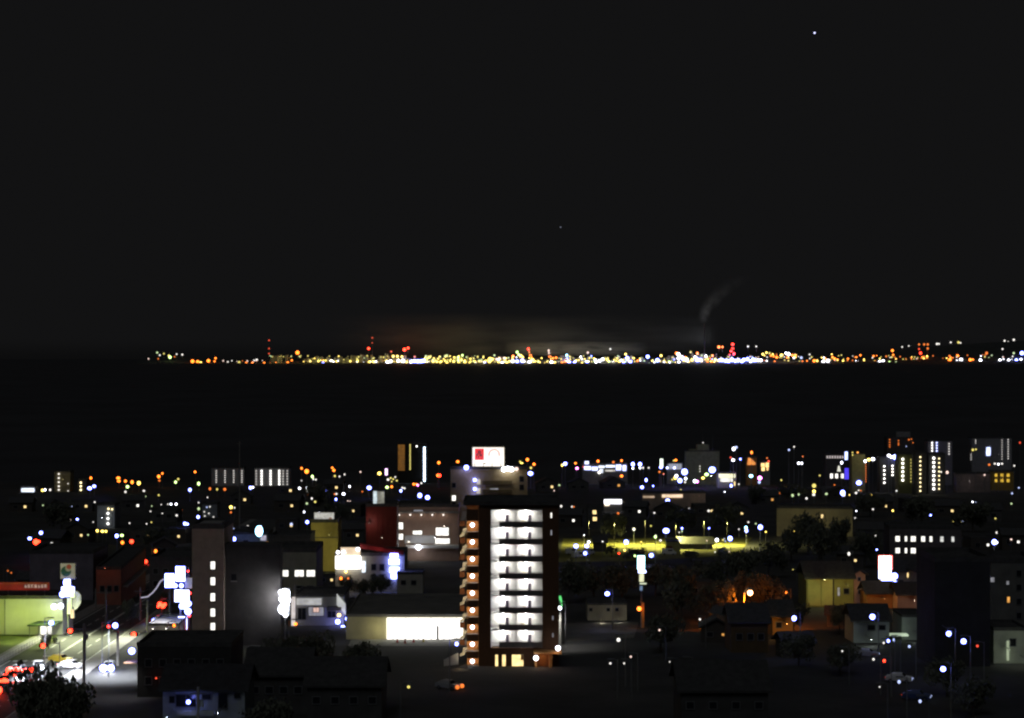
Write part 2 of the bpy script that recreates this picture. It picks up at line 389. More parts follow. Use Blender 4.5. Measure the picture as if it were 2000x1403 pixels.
# tan block behind, with the backlit rooftop billboard
b = Bld('tan apartment block with a backlit white and red billboard on its roof', 'apartment block', 880, 1030, 917, 1092, 14, tan, roof='flat')
b.grid([886.5], [948+i*19 for i in range(6)], 7, 9, glassd, skip={(0,1)}); b.win(883, 968, 890, 978, pane_w)
b.grid([1019], [936,952,972,992], 8, 10, glassd)
for i, y in enumerate((940, 957.5, 975)):
    b.win(930.5, y-4, 938.5, y+7, emit('olive_lit_pane', (1,.85,.25), .42, False, .3, .5)); b.lamp(927.5, y-2.5, 3.2, 'B', 40, (1,.82,.35))
    b.panel('balcony', 942, y-1, 1000, y+7, mat('dim_balcony', (.16,.13,.07), .8, .2, .6), -.05, .5)
b.win(957, 954, 973, 962, pane_d)
fx = [(922,917),(985,874)]
fr = MB().box(b.X(921), b.X(986), 2.0, 3.2, b.h+.19, b.Z(873)).build('billboard_frame', mat('cream_billboard_frame', (.5,.45,.33), .6, .1, 1), b.t)
for k in range(4): MB().tube((b.X(927+k*17), 1.0, b.h), (b.X(927+k*17), 1.95, b.Z(905)), .1).build('strut', steel, fr)
MB().box(b.X(923), b.X(984.2), 1.9, 1.999, b.Z(915.5), b.Z(875)).build('billboard_face', emit('backlit_white_face', (1,.93,.83), 1.35, True, .12, .35), b.t)
MB().box(b.X(927), b.X(945), 1.84, 1.899, b.Z(899.5), b.Z(877)).build('red_square', emit('backlit_red_face', (.85,.015,.02), 1.0, True, .2, .8), b.t)
em = MB()
for (x, y, rr) in ((936,884,3.6),(932,889,2.6),(939,890,3),(934,894,2)): em.tube((b.X(x), 1.80, b.Z(y)), (b.X(x), 1.838, b.Z(y)), rr*b.s, None, 10)
em.build('emblem', emit('dark_red_emblem', (.30,.004,.008), .5, False, .3, 1.5), b.t)
ring = MB(); n_ = 16
for k in range(n_):
    a0, a1 = PI*(-.08+1.16*k/n_), PI*(-.08+1.16*(k+1)/n_); C = (965, 889)
    q = []
    for rr, a in ((11.5,a0),(11.5,a1),(8.6,a1),(8.6,a0)): q.append((b.X(C[0]+rr*math.cos(a)), 1.86, b.Z(C[1]-rr*math.sin(a))))
    ring.quad(*q)
ring.build('pink_arch', emit('pink_arch_face', (1,.42,.38), .95, False, .2, .8), b.t)
MB().box(b.X(944), b.X(949), 1.86, 1.899, b.Z(907), b.Z(905.3)).build('lettering', mat('black_ink', (.03,.03,.03)), b.t)
b.lamp(911, 913, 4.6, 'B', 160, (1,.78,.36), y=-1.2, name='flood_lamp')
for x in (984, 992, 999): b.lamp(x, 915+abs(x-992)*.2, 4.6, 'W', 110, (1,.78,.36), y=-1.2, name='flood_lamp')
b.lamp(1009, 916, 3.6, 'p', 0)

# dark block with a stair tower, left of centre
b = Bld('dark grey block with a tan stair tower lit by one column of windows', 'apartment block', 375, 437, 1033, 1262, 12, mat('taupe_stucco', (.50,.40,.32), .85, .2, .5, .05))
for y in (1105, 1136, 1167, 1197, 1225): b.win(411.5, y-8, 420, y+7, pane_w)
b.win(412, 1254, 420, 1262, pane_w)
b.roofbox(382, 1026, 425, concrete, 3, 9)
hw = MB().box(b.X(437.1), b.X(546), 1.2, 5, b.z0, b.Z(1068)).build('wing_wall', mat('charcoal_stucco', (.085,.08,.078), .85, .25, .4, .05), b.t)
MB().box(b.X(437.1), b.X(546.5), 1.0, 5.1, b.Z(1068), b.Z(1064)).build('wing_roof', roofdk, b.t)
for y in (1130,):
    for x in (455,): 
        f_ = MB().box(b.X(x-5), b.X(x+5), 1.12, 1.198, b.Z(y+6), b.Z(y-7)).build('window', glassd, b.t)
        MB().box(b.X(x-6), b.X(x+6), .95, 1.198, b.Z(y+8), b.Z(y+6.2)).build('sill', concrete, f_)
# block with four lit windows right behind the white shop lamp
b = Bld('grey-green block with a row of four white lit windows on its upper floor', 'office building', 523, 618, 1079, 1205, 14, mat('grey_green_stucco', (.30,.30,.22), .85, .2, .4, .04))
for x0, x1 in ((526,534),(546,563),(576,593),(599,615)): b.win(x0, 1114, x1, 1126, pane_w)
for y in (1149, 1174): b.win(527, y-3, 533, y+3, pane_w)
b.grid([585, 606], [1150, 1178], 12, 11, glassd)
b2 = Bld('low dark block with two small warm yellow windows beside the ochre tower', 'house', 528, 606, 1052, 1150, 12, darkconc)
b2.win(547, 1061, 567, 1070, pane_y); b2.win(591, 1061, 604, 1069, pane_y); b2.win(544, 1086, 553, 1096, pane_y)
# ochre tower with the pale sign
b = Bld('ochre tower block with a pale lit sign board on its roof', 'building', 607, 660, 1021, 1132, 10, olive)
b.roofbox(613, 1001, 653, greyw, .3, .8, 'sign_frame')
MB().box(b.X(614), b.X(652), .2, .299, b.h+.4, b.Z(1002)).build('sign_face', emit('pale_sign_face', (.85,.84,.8), .48, True, .35, 1.6), b.t)
MB().tube((b.X(645), .15, b.Z(1014)), (b.X(645), .199, b.Z(1014)), 3.6*b.s, None, 10).build('sign_emblem', emit('sign_emblem_face', (.6,.36,.25), .4, False, .3, 1), b.t)
b.lamp(622, 1085, 1.5, 'y', 700, (1,.92,.35), y=-8); b.lamp(648, 1040, 1.2, 'y', 480, (1,.92,.35), y=-8)  # added fill lamps that brighten the ochre wall
MB().box(b.X(606.5), b.X(660.5), -.12, -.004, b.Z(1051), b.Z(1049.5)).build('band', darkconc, b.t)
# dark red tower
b = Bld('dark red windowless tower with a pale lit sign above it', 'building', 715, 775, 990, 1112, 10, redw)
b.roofbox(728, 959, 751, greyw, .5, 1.2, 'sign_frame')
MB().box(b.X(729), b.X(736), .38, .499, b.Z(990), b.Z(960)).build('sign_face', emit('pale_blue_sign_face', (.8,.95,1), .9, True, .5, .8), b.t)
MB().box(b.X(737), b.X(750), .38, .499, b.Z(986), b.Z(961)).build('sign_face', emit('dim_sign_face', (.85,.85,.7), .25, True, .6, .9), b.t)
b.lamp(722, 1020, 1.0, 'p', 120, (1,.75,.7), y=-2.2); b.lamp(748, 1045, 1.0, 'p', 90, (1,.7,.5), y=-8)  # both lamps are added fill for the red wall
for k in range(6): MB().box(b.X(717+k*10), b.X(718+k*10), -.08, -.004, b.Z(1108), b.Z(993)).build('rib', mat('red_rib', (.2,.02,.02), .5), b.t)
# pink building with white shop windows
b = Bld('pink stucco building with bright white windows and roof edge lamps', 'shop building', 776, 896, 991, 1096, 14, pinkw)
MB().box(b.X(775), b.X(897), -.5, -.01, b.Z(1003), b.Z(999)).build('cornice', concrete, b.t)
for x in frange(780, 866, 5): b.lamp(x, 1005.5, 1.6, 'w', 25, (1,.75,.6), y=-.8)
for x0,y0,x1,y1 in ((776,1021,787,1034),(776,1043,787,1054),(806,1037,824,1044),(851,1031,876,1046),(850,1052,878,1062)): b.win(x0+.5, y0, x1, y1, pane_w)
MB().box(b.X(793), b.X(896), -1.6, -.01, b.Z(1070), b.Z(1064)).build('canopy', white, b.t)
b.panel('sign_band', 790, 1046, 850, 1062, white, -.02, .15)
b.lamp(818, 1068, 5.2, 'W', 160, (1,.95,.9), y=-2.2); b.lamp(850, 1049, 2.5, 'w', 90, (1,1,1), y=-2.5); b.lamp(800, 1056, 2.5, 'w', 160, (1,.85,.7), y=-4); b.lamp(868, 1026, 2, 'w', 60, (1,.8,.65), y=-3)
b.win(808, 996, 826, 999.4, pane_d)
# shop with the big white sign and red roof
b = Bld('low grey shop with a red roof edge and a large glowing white sign', 'shop', 655, 790, 1086, 1156, 14, mat('shop_grey_render', (.36,.35,.31), .85, .15, .5, .04), trim=roofdk)
MB().box(b.X(656), b.X(705), -1.4, -.3, b.Z(1110), b.Z(1086)).build('sign_box', emit('white_sign_face', (1,.96,.9), 3.5, True, .2, .4), b.t)
MB().box(b.X(666), b.X(704), -.9, -.35, b.Z(1085.5), b.Z(1069)).build('sign_upper_board', emit('peach_sign_face', (1,.74,.45), .75, True, .2, .4), b.t)
for x in (661, 672, 700): globe(b.t, (b.X(x), -1.2, b.Z(1078 if x < 700 else 1072)), 3.2*b.s, 'W', 'sign_lamp')
rp = MB().prism([(b.X(704), b.Z(1062)), (b.X(788), b.Z(1077)), (b.X(788), b.Z(1083)), (b.X(704), b.Z(1071))], -.7, 2).build('red_fascia', mat('red_fascia_paint', (.45,.05,.05), .5, .15, .8), b.t)
glow(b.t, (b.X(740), -2.5, b.Z(1075)), (1,.3,.3), 26, .4); glow(b.t, (b.X(680), -4, b.Z(1112)), (1,.75,.5), 120, .5)
for (x0,y0,x1,y1) in ((762,1081,778,1088),(760,1092,780,1102),(761,1108,780,1118),(764,1121,775,1130)):
    MB().box(b.X(x0), b.X(x1), -.9, -.3, b.Z(y1), b.Z(y0)).build('side_sign', emit('blue_white_sign_face', (.22,.27,1), 13, True), b.t)
b.panel('side_sign', 707, 1096, 714, 1118, emit('pale_panel_face', (.8,.9,1), 1.2, True, .3, 1), -.1)
b.grid([730, 746], [1108, 1128], 9, 12, glassd); b.lamp(676, 1116, 2.6, 'Y', 20)
b = Bld('small beige annex right of the red-roofed shop', 'house', 775, 826, 1122, 1160, 8, mat('beige_annex_render', (.40,.38,.32), .85, .15, .5))
b.grid([788,808], [1138], 9, 8, glassd)
# long low store with the white glass front
b = Bld('long flat-roofed store with an overexposed white glass front and yellow side wall', 'store', 676, 906, 1205, 1249, 30, mat('store_cream_wall', (.55,.50,.30), .85, .1, .5), trim=mat('grey_sheet_roof', (.17,.165,.15), .7, .3, .25, .05))
MB().box(b.X(756), b.X(904), -.45, -.004, b.Z(1248), b.Z(1207)).build('shop_front', emit('white_shop_front', (1,.97,.92), 2.0, True, .15, .3), b.t)
for x in frange(768, 892, 6): MB().box(b.X(x)-.06, b.X(x)+.06, -.52, -.451, b.Z(1248), b.Z(1207)).build('mullion', steel, b.t)
MB().box(b.X(853), b.X(857), -.6, -.46, b.Z(1248), b.Z(1222)).build('door', mat('shadow_blue_door', (.03,.03,.06), .5), b.t)
for x in (735, 752): glow(b.t, (b.X(x), -2.2, b.Z(1226)), (1,.95,.55), 50, .5)
for x in (780, 840, 890): glow(b.t, (b.X(x), -2.2, b.Z(1222)), (1,.97,.9), 80, .5)
glow(b.t, (b.X(815), 1.5, b.h+1.2), (1,.9,.7), 12, .4)
# small white shop with a slanted end sign
b = Bld('small white shop with a slanted end board and glowing fascia', 'shop', 577, 672, 1166, 1222, 12, mat('shop_white_render', (.42,.42,.42), .8, .1, .6), trim=roofdk)
MB().box(b.X(580), b.X(628), -.6, -.01, b.Z(1181), b.Z(1169)).build('fascia_sign', emit('fascia_face', (.9,.9,.88), .42, True, .3, .8), b.t)
MB().prism([(b.X(659), b.Z(1158)), (b.X(676), b.Z(1178)), (b.X(676), b.Z(1200)), (b.X(659), b.Z(1180))], -1.4, -1.2).build('slanted_board', emit('slanted_board_face', (.9,.92,.85), .50, True, .2, .6), b.t)
MB().box(b.X(571), b.X(577), -1.8, -.01, b.Z(1220), b.Z(1166)).build('side_panel', emit('pinkish_panel_face', (1,.9,.86), .6, True, .3, .8), b.t)
b.panel('awning', 640, 1184, 668, 1191, roofdk, -.05, 1.4); b.win(603, 1186, 632, 1203, pane_d); b.win(612, 1187, 623, 1196, emit('salmon_pane', (1,.62,.5), .6, False, .3, 1)); b.win(582, 1188, 597, 1210, glassd); b.win(640, 1194, 656, 1206, glassd)
for x, y, rr in ((662,1211,5.5),(681,1205,5.2),(672,1223,5.6)): 
    globe(b.t, (b.X(x), -2.6, b.Z(y)), rr*b.s*.85, 'B', 'lamp'); MB().tube((b.X(x), -2.6, -1), (b.X(x), -2.6, b.Z(y+rr)), .06).build('lamp_post', steel, b.t)
glow(b.t, (b.X(675), -3.5, b.Z(1212)), (.95,.95,.7), 60, .4); globe(b.t, (b.X(664), -2, b.Z(1199)), 3.4*b.s, 'Y', 'lamp')

# far left row of slab blocks with stair lamps
for lab, x0, x1, cols, rows, dim in (('pale slab block by the shore with four dim columns of stair lamps', 413, 477, (422.5,439.5,456.5,472.5), frange(920,942,6), 0),
                           ('slab block by the shore with three bright columns of stair lamps', 497, 566, (500.5,511,528.5,545.5,553,561), frange(920,946,6), 1)):
    b = Bld(lab, 'apartment block', x0, x1, 915, 949, 12, greyw, group=None)
    for x in cols:
        big = x in (511, 528.5, 545.5)
        b.beads(x, rows, 2.0 if big else 1.35, 'W' if big else 'w', sz=.9)
b = Bld('small block on the far left shore with one white column of stair lamps', 'apartment block', 106, 137, 922, 961, 12, mat('sand_render', (.34,.29,.17), .85, .15, .5))
b.beads(115, (926,934,942,950,957), 2.6, 'w', sz=.8); b.beads(133, (945, 959), 1.4, 'w'); b.lamp(126, 936, 1.5, 'y', 120, (1,.85,.5), y=-5)
b = Bld('low blue-white lit shed at the far left end of the shore', 'building', 40, 69, 950, 962, 8, greyw)
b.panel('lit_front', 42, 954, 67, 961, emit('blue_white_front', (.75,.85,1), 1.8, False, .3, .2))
b = Bld('narrow dark block with a yellow column of stair lamps on the left shore', 'apartment block', 152, 170, 936, 964, 9, darkconc)
b.beads(158, (943,950,957), 2.6, 'Y'); 
b = Bld('mid-left block with a white lit stair column and grey lit side', 'apartment block', 190, 224, 988, 1032, 10, mat('cool_grey_render', (.36,.38,.4), .85, .15, .5))
b.beads(211, (1003,1013,1023), 2.7, 'W'); b.beads(212, (994,), 2.4, 'Y'); b.beads(219, (995,), 2.2, 'Y'); b.lamp(203, 1010, 1.6, 'w', 100, (.8,.9,1), y=-4)
b = Bld('grey house cluster wall with scattered small white lights', 'house', 395, 424, 986, 1022, 9, mat('slate_render', (.28,.31,.33), .85, .2, .5))
for x, y, c in ((399,1000,'w'),(404,991,'b'),(410,990,'w'),(400,1008,'w'),(408,1003,'w'),(417,1010,'w')): b.beads(x, (y,), 1.6, c, 'window_lamp')
b = Bld('slate office under the cyan lamp, with a dark flat roof', 'building', 448, 524, 1044, 1095, 12, mat('slate_blue_render', (.25,.28,.29), .85, .2, .5))
b.win(509, 1046, 520, 1056, emit('lilac_pane', (.85,.8,1), .5, False, .4, 1)); b.win(519, 1058, 524, 1063, pane_o); b.grid([460,480], [1060,1078], 9, 9, glassd)
# twin lit tower on the shore
b = Bld('tall tower on the shore with an amber left edge and a blue-white lamp column', 'tower block', 777, 835, 867, 944, 14, mat('tower_brown', (.035,.03,.025), .8, .2, .5))
for k in range(17):
    y = 869 + k*3.0
    MB().box(b.X(777.6), b.X(790.5), -.3, -.01, b.Z(y+2.2), b.Z(y)).build('amber_glow_strip', emit('amber_facade_glow', (1,.40,.03), .17, False, .5, .3), b.t)  # orange light on the facade painted as glowing strips
b.beads(801, frange(869, 917, 17), 1.6, 'y', sz=.95)
b.beads(829, frange(875, 939, 19), 2.3, 'C'); b.beads(827.2, frange(877, 937, 10), 1.4, 'b')
b.roofbox(806, 861, 825, darkconc); b.beads(814, (872,), 1.9, 'W', 'roof_lamp')
# dim stepped building with masts
b = Bld('dim grey-green stepped building with two thin masts on the roof', 'building', 1340, 1405, 882, 947, 14, mat('greenish_render', (.36,.37,.24), .85, .25, .3))
b.roofbox(1361, 869, 1385, mat('greenish_render', (.3,.3,.3)), 1, 8); b.roofbox(1347, 878, 1360, mat('greenish_render', (.3,.3,.3)), 1, 8)
for x, y in ((1373, 848), (1392.5, 850)): MB().tube((b.X(x), 4, b.h), (b.X(x), 4, b.Z(y)), .45, .15).build('mast', steel, b.t)
b.beads(1373, (865,), 1.5, 'w', 'roof_lamp'); b.beads(1367, (911,916,921), 1.2, 'w'); b.lamp(1382, 926, 2, 'w', 1000, (.85,1,.8), y=-26)  # lamp far out in front is added fill for this wall
# white lit hall
b = Bld('wide white-lit hall on the shore, the brightest of the far row', 'hall', 1138, 1226, 905, 946, 14, concrete)
for x0, y0, x1, y1, c, st in ((1141,911,1154,918,(.5,.56,1),3),(1156,912,1167,919,(.5,.56,1),3),(1169,910,1181,914,(.8,.88,1),1.6),(1183,909,1201,913,(.7,.78,1),2.2),(1171,916,1178,924,(.8,.86,1),1.2),(1182,918,1201,921,(1,.95,.85),.8),(1203,908,1213,919,(.5,.56,1),3),(1216,909,1223,920,(.5,.56,1),3),(1142,901,1150,907,(.6,.66,1),2)):
    b.panel('lit_bay', x0, y0, x1, y1, emit('lit_bay_%d' % x0, c, st, False, .3, .12))
b.beads(1170, (923,), 3.2, 'W'); b.beads(1139, (912,), 1.8, 'r'); b.beads(1143, (914,), 1.6, 'B'); b.beads(1211, (911,), 3, 'B')
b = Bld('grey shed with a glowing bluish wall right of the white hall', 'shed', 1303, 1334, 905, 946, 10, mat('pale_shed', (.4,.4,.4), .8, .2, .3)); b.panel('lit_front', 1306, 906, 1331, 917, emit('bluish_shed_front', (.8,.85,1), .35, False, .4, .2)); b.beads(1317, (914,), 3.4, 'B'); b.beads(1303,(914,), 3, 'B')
b = Bld('small shop with a glowing cream front among the far lights', 'shop', 1402, 1437, 925, 952, 10, cream)
b.panel('lit_front', 1404, 926, 1436, 933, emit('cream_front', (1,.96,.6), 1.2, False, .3, .3)); b.panel('lit_front', 1407, 934, 1432, 941, emit('white_front_windows', (1,.98,.85), 1.1, False, .6, .6)); b.win(1432, 941, 1436, 949, pane_y)
b = Bld('house with a flame-orange lit front far right of centre', 'house', 1459, 1478, 894, 948, 9, orangew)
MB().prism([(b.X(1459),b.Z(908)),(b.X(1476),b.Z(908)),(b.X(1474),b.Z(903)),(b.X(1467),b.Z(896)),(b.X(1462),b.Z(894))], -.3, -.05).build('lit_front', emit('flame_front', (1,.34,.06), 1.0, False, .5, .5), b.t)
b = Bld('narrow block with warm white lit windows beside the flame-orange house', 'building', 1485, 1504, 902, 948, 9, concrete)
for x0,y0,x1,y1 in ((1486,905,1494,912),(1495,904,1502,913),(1487,913,1494,920),(1497,913,1501,919)): b.win(x0+.4,y0,x1-.4,y1, emit('amber_white_pane', (1,.62,.22), 2.0, False, .4, .5))
b.beads(1498, (895,), 2, 'o'); b.beads(1501, (901,), 2.4, 'R')
# bead-lit towers on the right
def tower(lab, x0, x1, t_, bt, cols, dep=12, m=None, **k):
    b = Bld(lab, 'apartment block', x0, x1, t_, bt, dep, m or darkconc, **k)
    for x, ys_, r, c in cols: b.beads(x, ys_, r, c, sz=.9)
    return b
tower('squat tower with a short orange column and roof box behind the right towers', 1732, 1786, 856, 946, ((1737.5, (859,864,869,873), 1.6, 'o'), (1754.8, (861,866,869), 1.6, 'o'), (1775, (859,), 2, 'o'), (1780,(858,),1.5,'o'), (1783,(865,),1.4,'o'), (1770,(872,),1.3,'b'))).roofbox(1752, 844, 1779, mat('dim_roof_house', (.3,.3,.3)))
tower('upper tower with three white lamp columns, behind the right-hand towers', 1812, 1860, 862, 948, ((1820.5, frange(865,886,5), 1.7, 'W'), (1829.5, frange(865,886,5), 1.7, 'B'), (1853.5, frange(867,887,5), 1.6, 'w')), m=mat('mauve_render', (.3,.29,.34), .85, .2, .5))
tower('right tower with two columns of yellow-white lamps, one short', 1719, 1749, 896, 962, ((1727, frange(911,943,5), 2.3, 'W'), (1743, frange(910,928,4), 2.2, 'W')))
tower('right tower with six large white corridor lamps and a dotted yellow column', 1755, 1786, 888, 964, ((1763, frange(897,938,6), 3.0, 'W'), (1779, frange(898,941,8), 1.5, 'y')), m=mat('moss_render', (.2,.2,.08), .85, .2, .5))
tower('tall right tower with one long column of yellowish lamps', 1788, 1810, 884, 966, ((1797.3, frange(893,959,9), 2.2, 'Y'),))
tower('tall right tower with twin columns, large white and small yellow lamps', 1813, 1846, 888, 966, ((1823.5, frange(895,955,8), 3.2, 'W'), (1834, frange(896,955,8), 2.0, 'Y'))).beads(1838, (922,), 2, 'w')
b = tower('dim grey block at the far right with faint dotted lamp columns', 1898, 1976, 857, 948, ((1905.5, frange(860,866,3), 1.0, 'w'), (1896.5, frange(887,898,4), 1.0, 'w'), (1957, frange(860,897,9), 1.0, 'w'), (1969, frange(859,896,9), 1.25, 'w')), m=mat('faint_grey_render', (.28,.28,.3), .85, .2, .5))
b.panel('blue_sign', 1926.5, 874, 1934, 890, emit('blue_sign_glow', (.5,.58,1), 3, False, .3, .5)); b.lamp(1940, 885, 1, 'w', 240, (.9,.9,1), y=-18)
b = tower('olive-lit block with a yellow roof lamp right of the blue sign', 1664, 1690, 888, 962, ((1691, frange(907,941,9), 1.4, 'o'), (1665, (884,889), 2, 'y'), (1675,(884,),2.4,'O')), m=mat('olive_render', (.38,.36,.16), .85, .2, .5))
b.lamp(1672, 905, 1, 'y', 520, (1,.95,.5), y=-12)
b = Bld('small block with a grid of six amber windows at the far right', 'building', 1936, 1980, 922, 958, 9, mat('amber_block_render', (.35,.25,.08), .85, .15, .5))
for x in (1945, 1957, 1969):
    for y in (928.5, 939): b.win(x-2.8, y-3, x+2.8, y+3, emit('amber_window', (1,.62,.05), .8, False, .4, .6))
b.lamp(1957, 934, 1, 'o', 60, (1,.6,.1), y=-3)
b = Bld('low wall of pale shops in front of the amber-windowed block', 'shop', 1868, 1934, 926, 962, 9, mat('rose_render', (.3,.24,.23), .85, .25, .4)); b.lamp(1890, 940, 1, 'p', 60, (1,.85,.8), y=-4)
b = Bld('block with a faint row of windows left of the tall blue sign', 'building', 1612, 1650, 886, 950, 10, darkconc)
for x in frange(1616, 1646, 7): b.win(x-1.6, 890.5, x+1.6, 895.5, emit('pinkish_pane', (1,.88,.85), .5, False, .4, 1))
for x in (1624, 1634, 1645): b.win(x-2.6, 925.5, x+2.6, 934.5, pane_w)
MB().prism([(b.X(1635),b.Z(921)),(b.X(1642),b.Z(921)),(b.X(1639.5),b.Z(910)),(b.X(1637),b.Z(910))], -.4, -.1).build('lit_gable', emit('cream_gable', (1,1,.85), .9, False, .2, .5), b.t)
# lit strips and mid-right houses
b = Bld('long low building with a pinkish lit wall in the middle right', 'building', 1255, 1378, 964, 996, 10, mat('rose_beige_render', (.40,.32,.26), .85, .2, .4))
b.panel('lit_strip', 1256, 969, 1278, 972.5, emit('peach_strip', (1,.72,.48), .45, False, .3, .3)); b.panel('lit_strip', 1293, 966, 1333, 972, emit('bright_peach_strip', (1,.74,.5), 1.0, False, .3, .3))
b.lamp(1364, 968, 1.2, 'o', 90, (1,.75,.5), y=-4)
b = Bld('white-lit canopy of a filling station, mid right of centre', 'canopy', 1180, 1215, 975, 999, 8, concrete)
b.panel('canopy_front', 1180, 976, 1214, 984, emit('canopy_front_light', (.9,.9,1), 3.4, False, .2, .3)); b.panel('price_panel', 1181, 984, 1190, 988, emit('warm_panel_light', (1,.8,.6), 2, False)); b.lamp(1220, 981, 2.4, 'p', 8)
b = Bld('two-window dark house with stacked yellow panes right of the tan block', 'house', 1148, 1176, 992, 1034, 9, darkconc)
b.win(1157.5, 997, 1164.5, 1004.5, pane_y); b.win(1158, 1010, 1165.5, 1017.5, pane_y)
b = Bld('wide dim yellowish apartment wall behind the dark tree tops', 'apartment block', 1518, 1664, 994, 1048, 12, mat('dim_yellow_render', (.40,.36,.20), .85, .3, .12, .03), yaw=-8)
b.win(1603.5, 1005, 1607.5, 1012, pane_y)
for x, p in ((1550, 190), (1590, 170), (1632, 190)): b.lamp(x, 1030, 1.2, 'y', p*1.5, (1,.85,.45), y=-9)
# dark office with lit windows
b = Bld('dark office with two rows of small white lit windows', 'office building', 1738, 1876, 1034, 1112, 14, mat('plum_dark_render', (.16,.14,.15), .85, .3, .3), yaw=-5)
for y in (1053, 1076): 
    for i, (x, w_) in enumerate(((1754,8),(1770,4),(1784,9),(1803,7),(1818,5),(1839,6),(1860,5))): b.win(x-w_/2, y-5, x+w_/2, y+5, (pane_w, pane_w, pane_y if False else pane_w, pane_w, pane_w, emit('half_pane', (1,1,.95), .75, False, .4, 1), emit('half_pane', (1,1,.95), .75))[i] if not (y == 1076 and i > 4) else pane_d)
b.win(1751, 1092, 1760, 1099, pane_d)
# olive hall and gable houses right
b = Bld('olive-lit hall with two pale wall panels and a dark hipped roof', 'hall', 1575, 1667, 1130, 1186, 12, mat('olive_hall_wall', (.36,.36,.12), .85, .2, .5), roof='gablex')
for x0, x1 in ((1577.5,1603),(1604.5,1626)): b.panel('pale_panel', x0, 1132, x1, 1183, mat('pale_yellow_panel', (.62,.60,.22), .8, .1, .6), -.01, .12)
b.panel('dark_post', 1626.5, 1132, 1628.5, 1184, woodd, -.01, .2); b.win(1636, 1148, 1640, 1164, pane_d); b.grid([1653], [1155], 10, 10, glassd)
b.lamp(1602, 1126, 1.4, 'y', 520, (1,.95,.4), y=-6); b.lamp(1650, 1140, 1.0, 'y', 30, (.9,.9,.3), y=-4)  # added fill lamps brighten the hall front
b = Bld('gable house with a peach-lit front wall beside the red and white sign', 'house', 1667, 1691, 1123, 1178, 10, mat('peach_render', (.55,.36,.24), .85, .12, .6), roof='gable', yaw=12)
b.win(1675, 1128, 1681, 1135, glassd); b.win(1676, 1150, 1683, 1160, glassd); b.lamp(1679, 1172, 1.4, 'o', 320, (1,.6,.28), y=-5)
b = Bld('tan house with one small warm window right of the red and white sign', 'house', 1752, 1796, 1116, 1160, 10, mat('warm_beige_render', (.44,.38,.28), .85, .15, .5), roof='gablex')
b.win(1771.5, 1119, 1776.5, 1128, pane_y); b.lamp(1785, 1148, 1.2, 'p', 120, (1,.8,.6), y=-5); b.grid([1760,1786],[1138],8,9,glassd)
b = Bld('pale gable house whose wall glows next to the big white lamp', 'house', 1793, 1823, 1117, 1164, 9, mat('ivory_render', (.58,.54,.46), .85, .12, .5), roof='gable', yaw=10)
b.win(1802, 1124, 1809, 1131, glassd); b.lamp(1797, 1148, 1.6, 'W', 90, (1,.97,.9), y=-2.2); b.lamp(1815, 1150, 7.5, 'B', 60, (.95,.97,1), y=-4); b.lamp(1821, 1180, 4.6, 'B', 20, y=-4)
b = Bld('low shed with an orange-lit roof edge below the red and white sign', 'shed', 1693, 1747, 1160, 1188, 8, orangew, roof='gablex'); b.lamp(1722, 1166, 1.2, 'o', 55, (1,.45,.12), y=-3.6)
b = Bld('low shed with a dim beige lit eave left of the big white lamp', 'shed', 1753, 1804, 1162, 1192, 8, pinkw, roof='gablex'); b.lamp(1780, 1170, 1.2, 'p', 45, (1,.75,.5), y=-3.4)
# houses lower right
b = Bld('low greenish-white house under a single blue-white street lamp', 'house', 1667, 1737, 1213, 1256, 9, mat('mint_render', (.44,.48,.45), .85, .12, .4), roof='gablex'); b.grid([1702,1722], [1226], 14, 9, glassd)
b.lamp(1690, 1240, 1.0, 'g', 110, (.85,1,.9), y=-6)
b = Bld('pale house corner with a lit canopy edge beside the greenish-white house', 'house', 1762, 1807, 1206, 1250, 9, mat('mint_render_two', (.42,.46,.44), .85, .12, .4), roof='flat'); b.win(1792, 1208, 1806, 1220, glassd); b.lamp(1785, 1232, 1.0, 'g', 90, (.88,1,.92), y=-6)
MB().box(b.X(1704), b.X(1768), -3.0, -1.0, b.Z(1238.5), b.Z(1235)).build('canopy', emit('canopy_tube_light', (.8,1,.7), .55, True, .3, .3), b.t)
b = Bld('tall dark apartment block with a faint bluish front at the right', 'apartment block', 1826, 1934, 1098, 1302, 14, mat('night_blue_render', (.055,.055,.056), .85, .25, .3, .04)); b.lamp(1840, 1222, 1, 'b', 2, (.55,.65,1), y=-7)
b = Bld('dark apartment block at the right edge with one orange window', 'apartment block', 1936, 2030, 1100, 1262, 12, mat('soot_render', (.17,.17,.16), .85, .3, .3)); b.win(1967, 1166, 1972, 1177, pane_o); b.win(1934.6, 1128, 1942, 1137, pane_d); b.win(1965.5, 1135, 1970.5, 1142, pane_d); b.grid([1990, 2010], frange(1120,1230,5), 9, 11, glassd)
b = Bld('white house with a lit doorway at the lower right corner', 'house', 1941, 2006, 1232, 1296, 9, mat('bone_render', (.46,.49,.42), .85, .15, .4), roof='flat'); b.win(1973, 1248, 1984, 1262, glassd); b.lamp(1960, 1262, 1.6, 'g', 75, (.9,1,.75), y=-4); MB().box(b.X(1966), b.X(1970), -.3, -.01, b.Z(1290), b.Z(1252)).build('door', emit('door_glow', (.85,1,.65), .35, True, .3, .5), b.t); b.lamp(1992, 1280, 1.2, 'g', 45, (.9,1,.75), y=-4)
b = Bld('low orange-lit house under the right-hand orange glow', 'house', 1509, 1549, 1204, 1244, 9, mat('amber_plaster', (.55,.30,.09), .85, .15, .6), roof='gablex'); b.win(1516, 1216, 1526, 1226, glassd); b.lamp(1530, 1211, 1.2, 'o', 300, (1,.45,.08), y=-5)
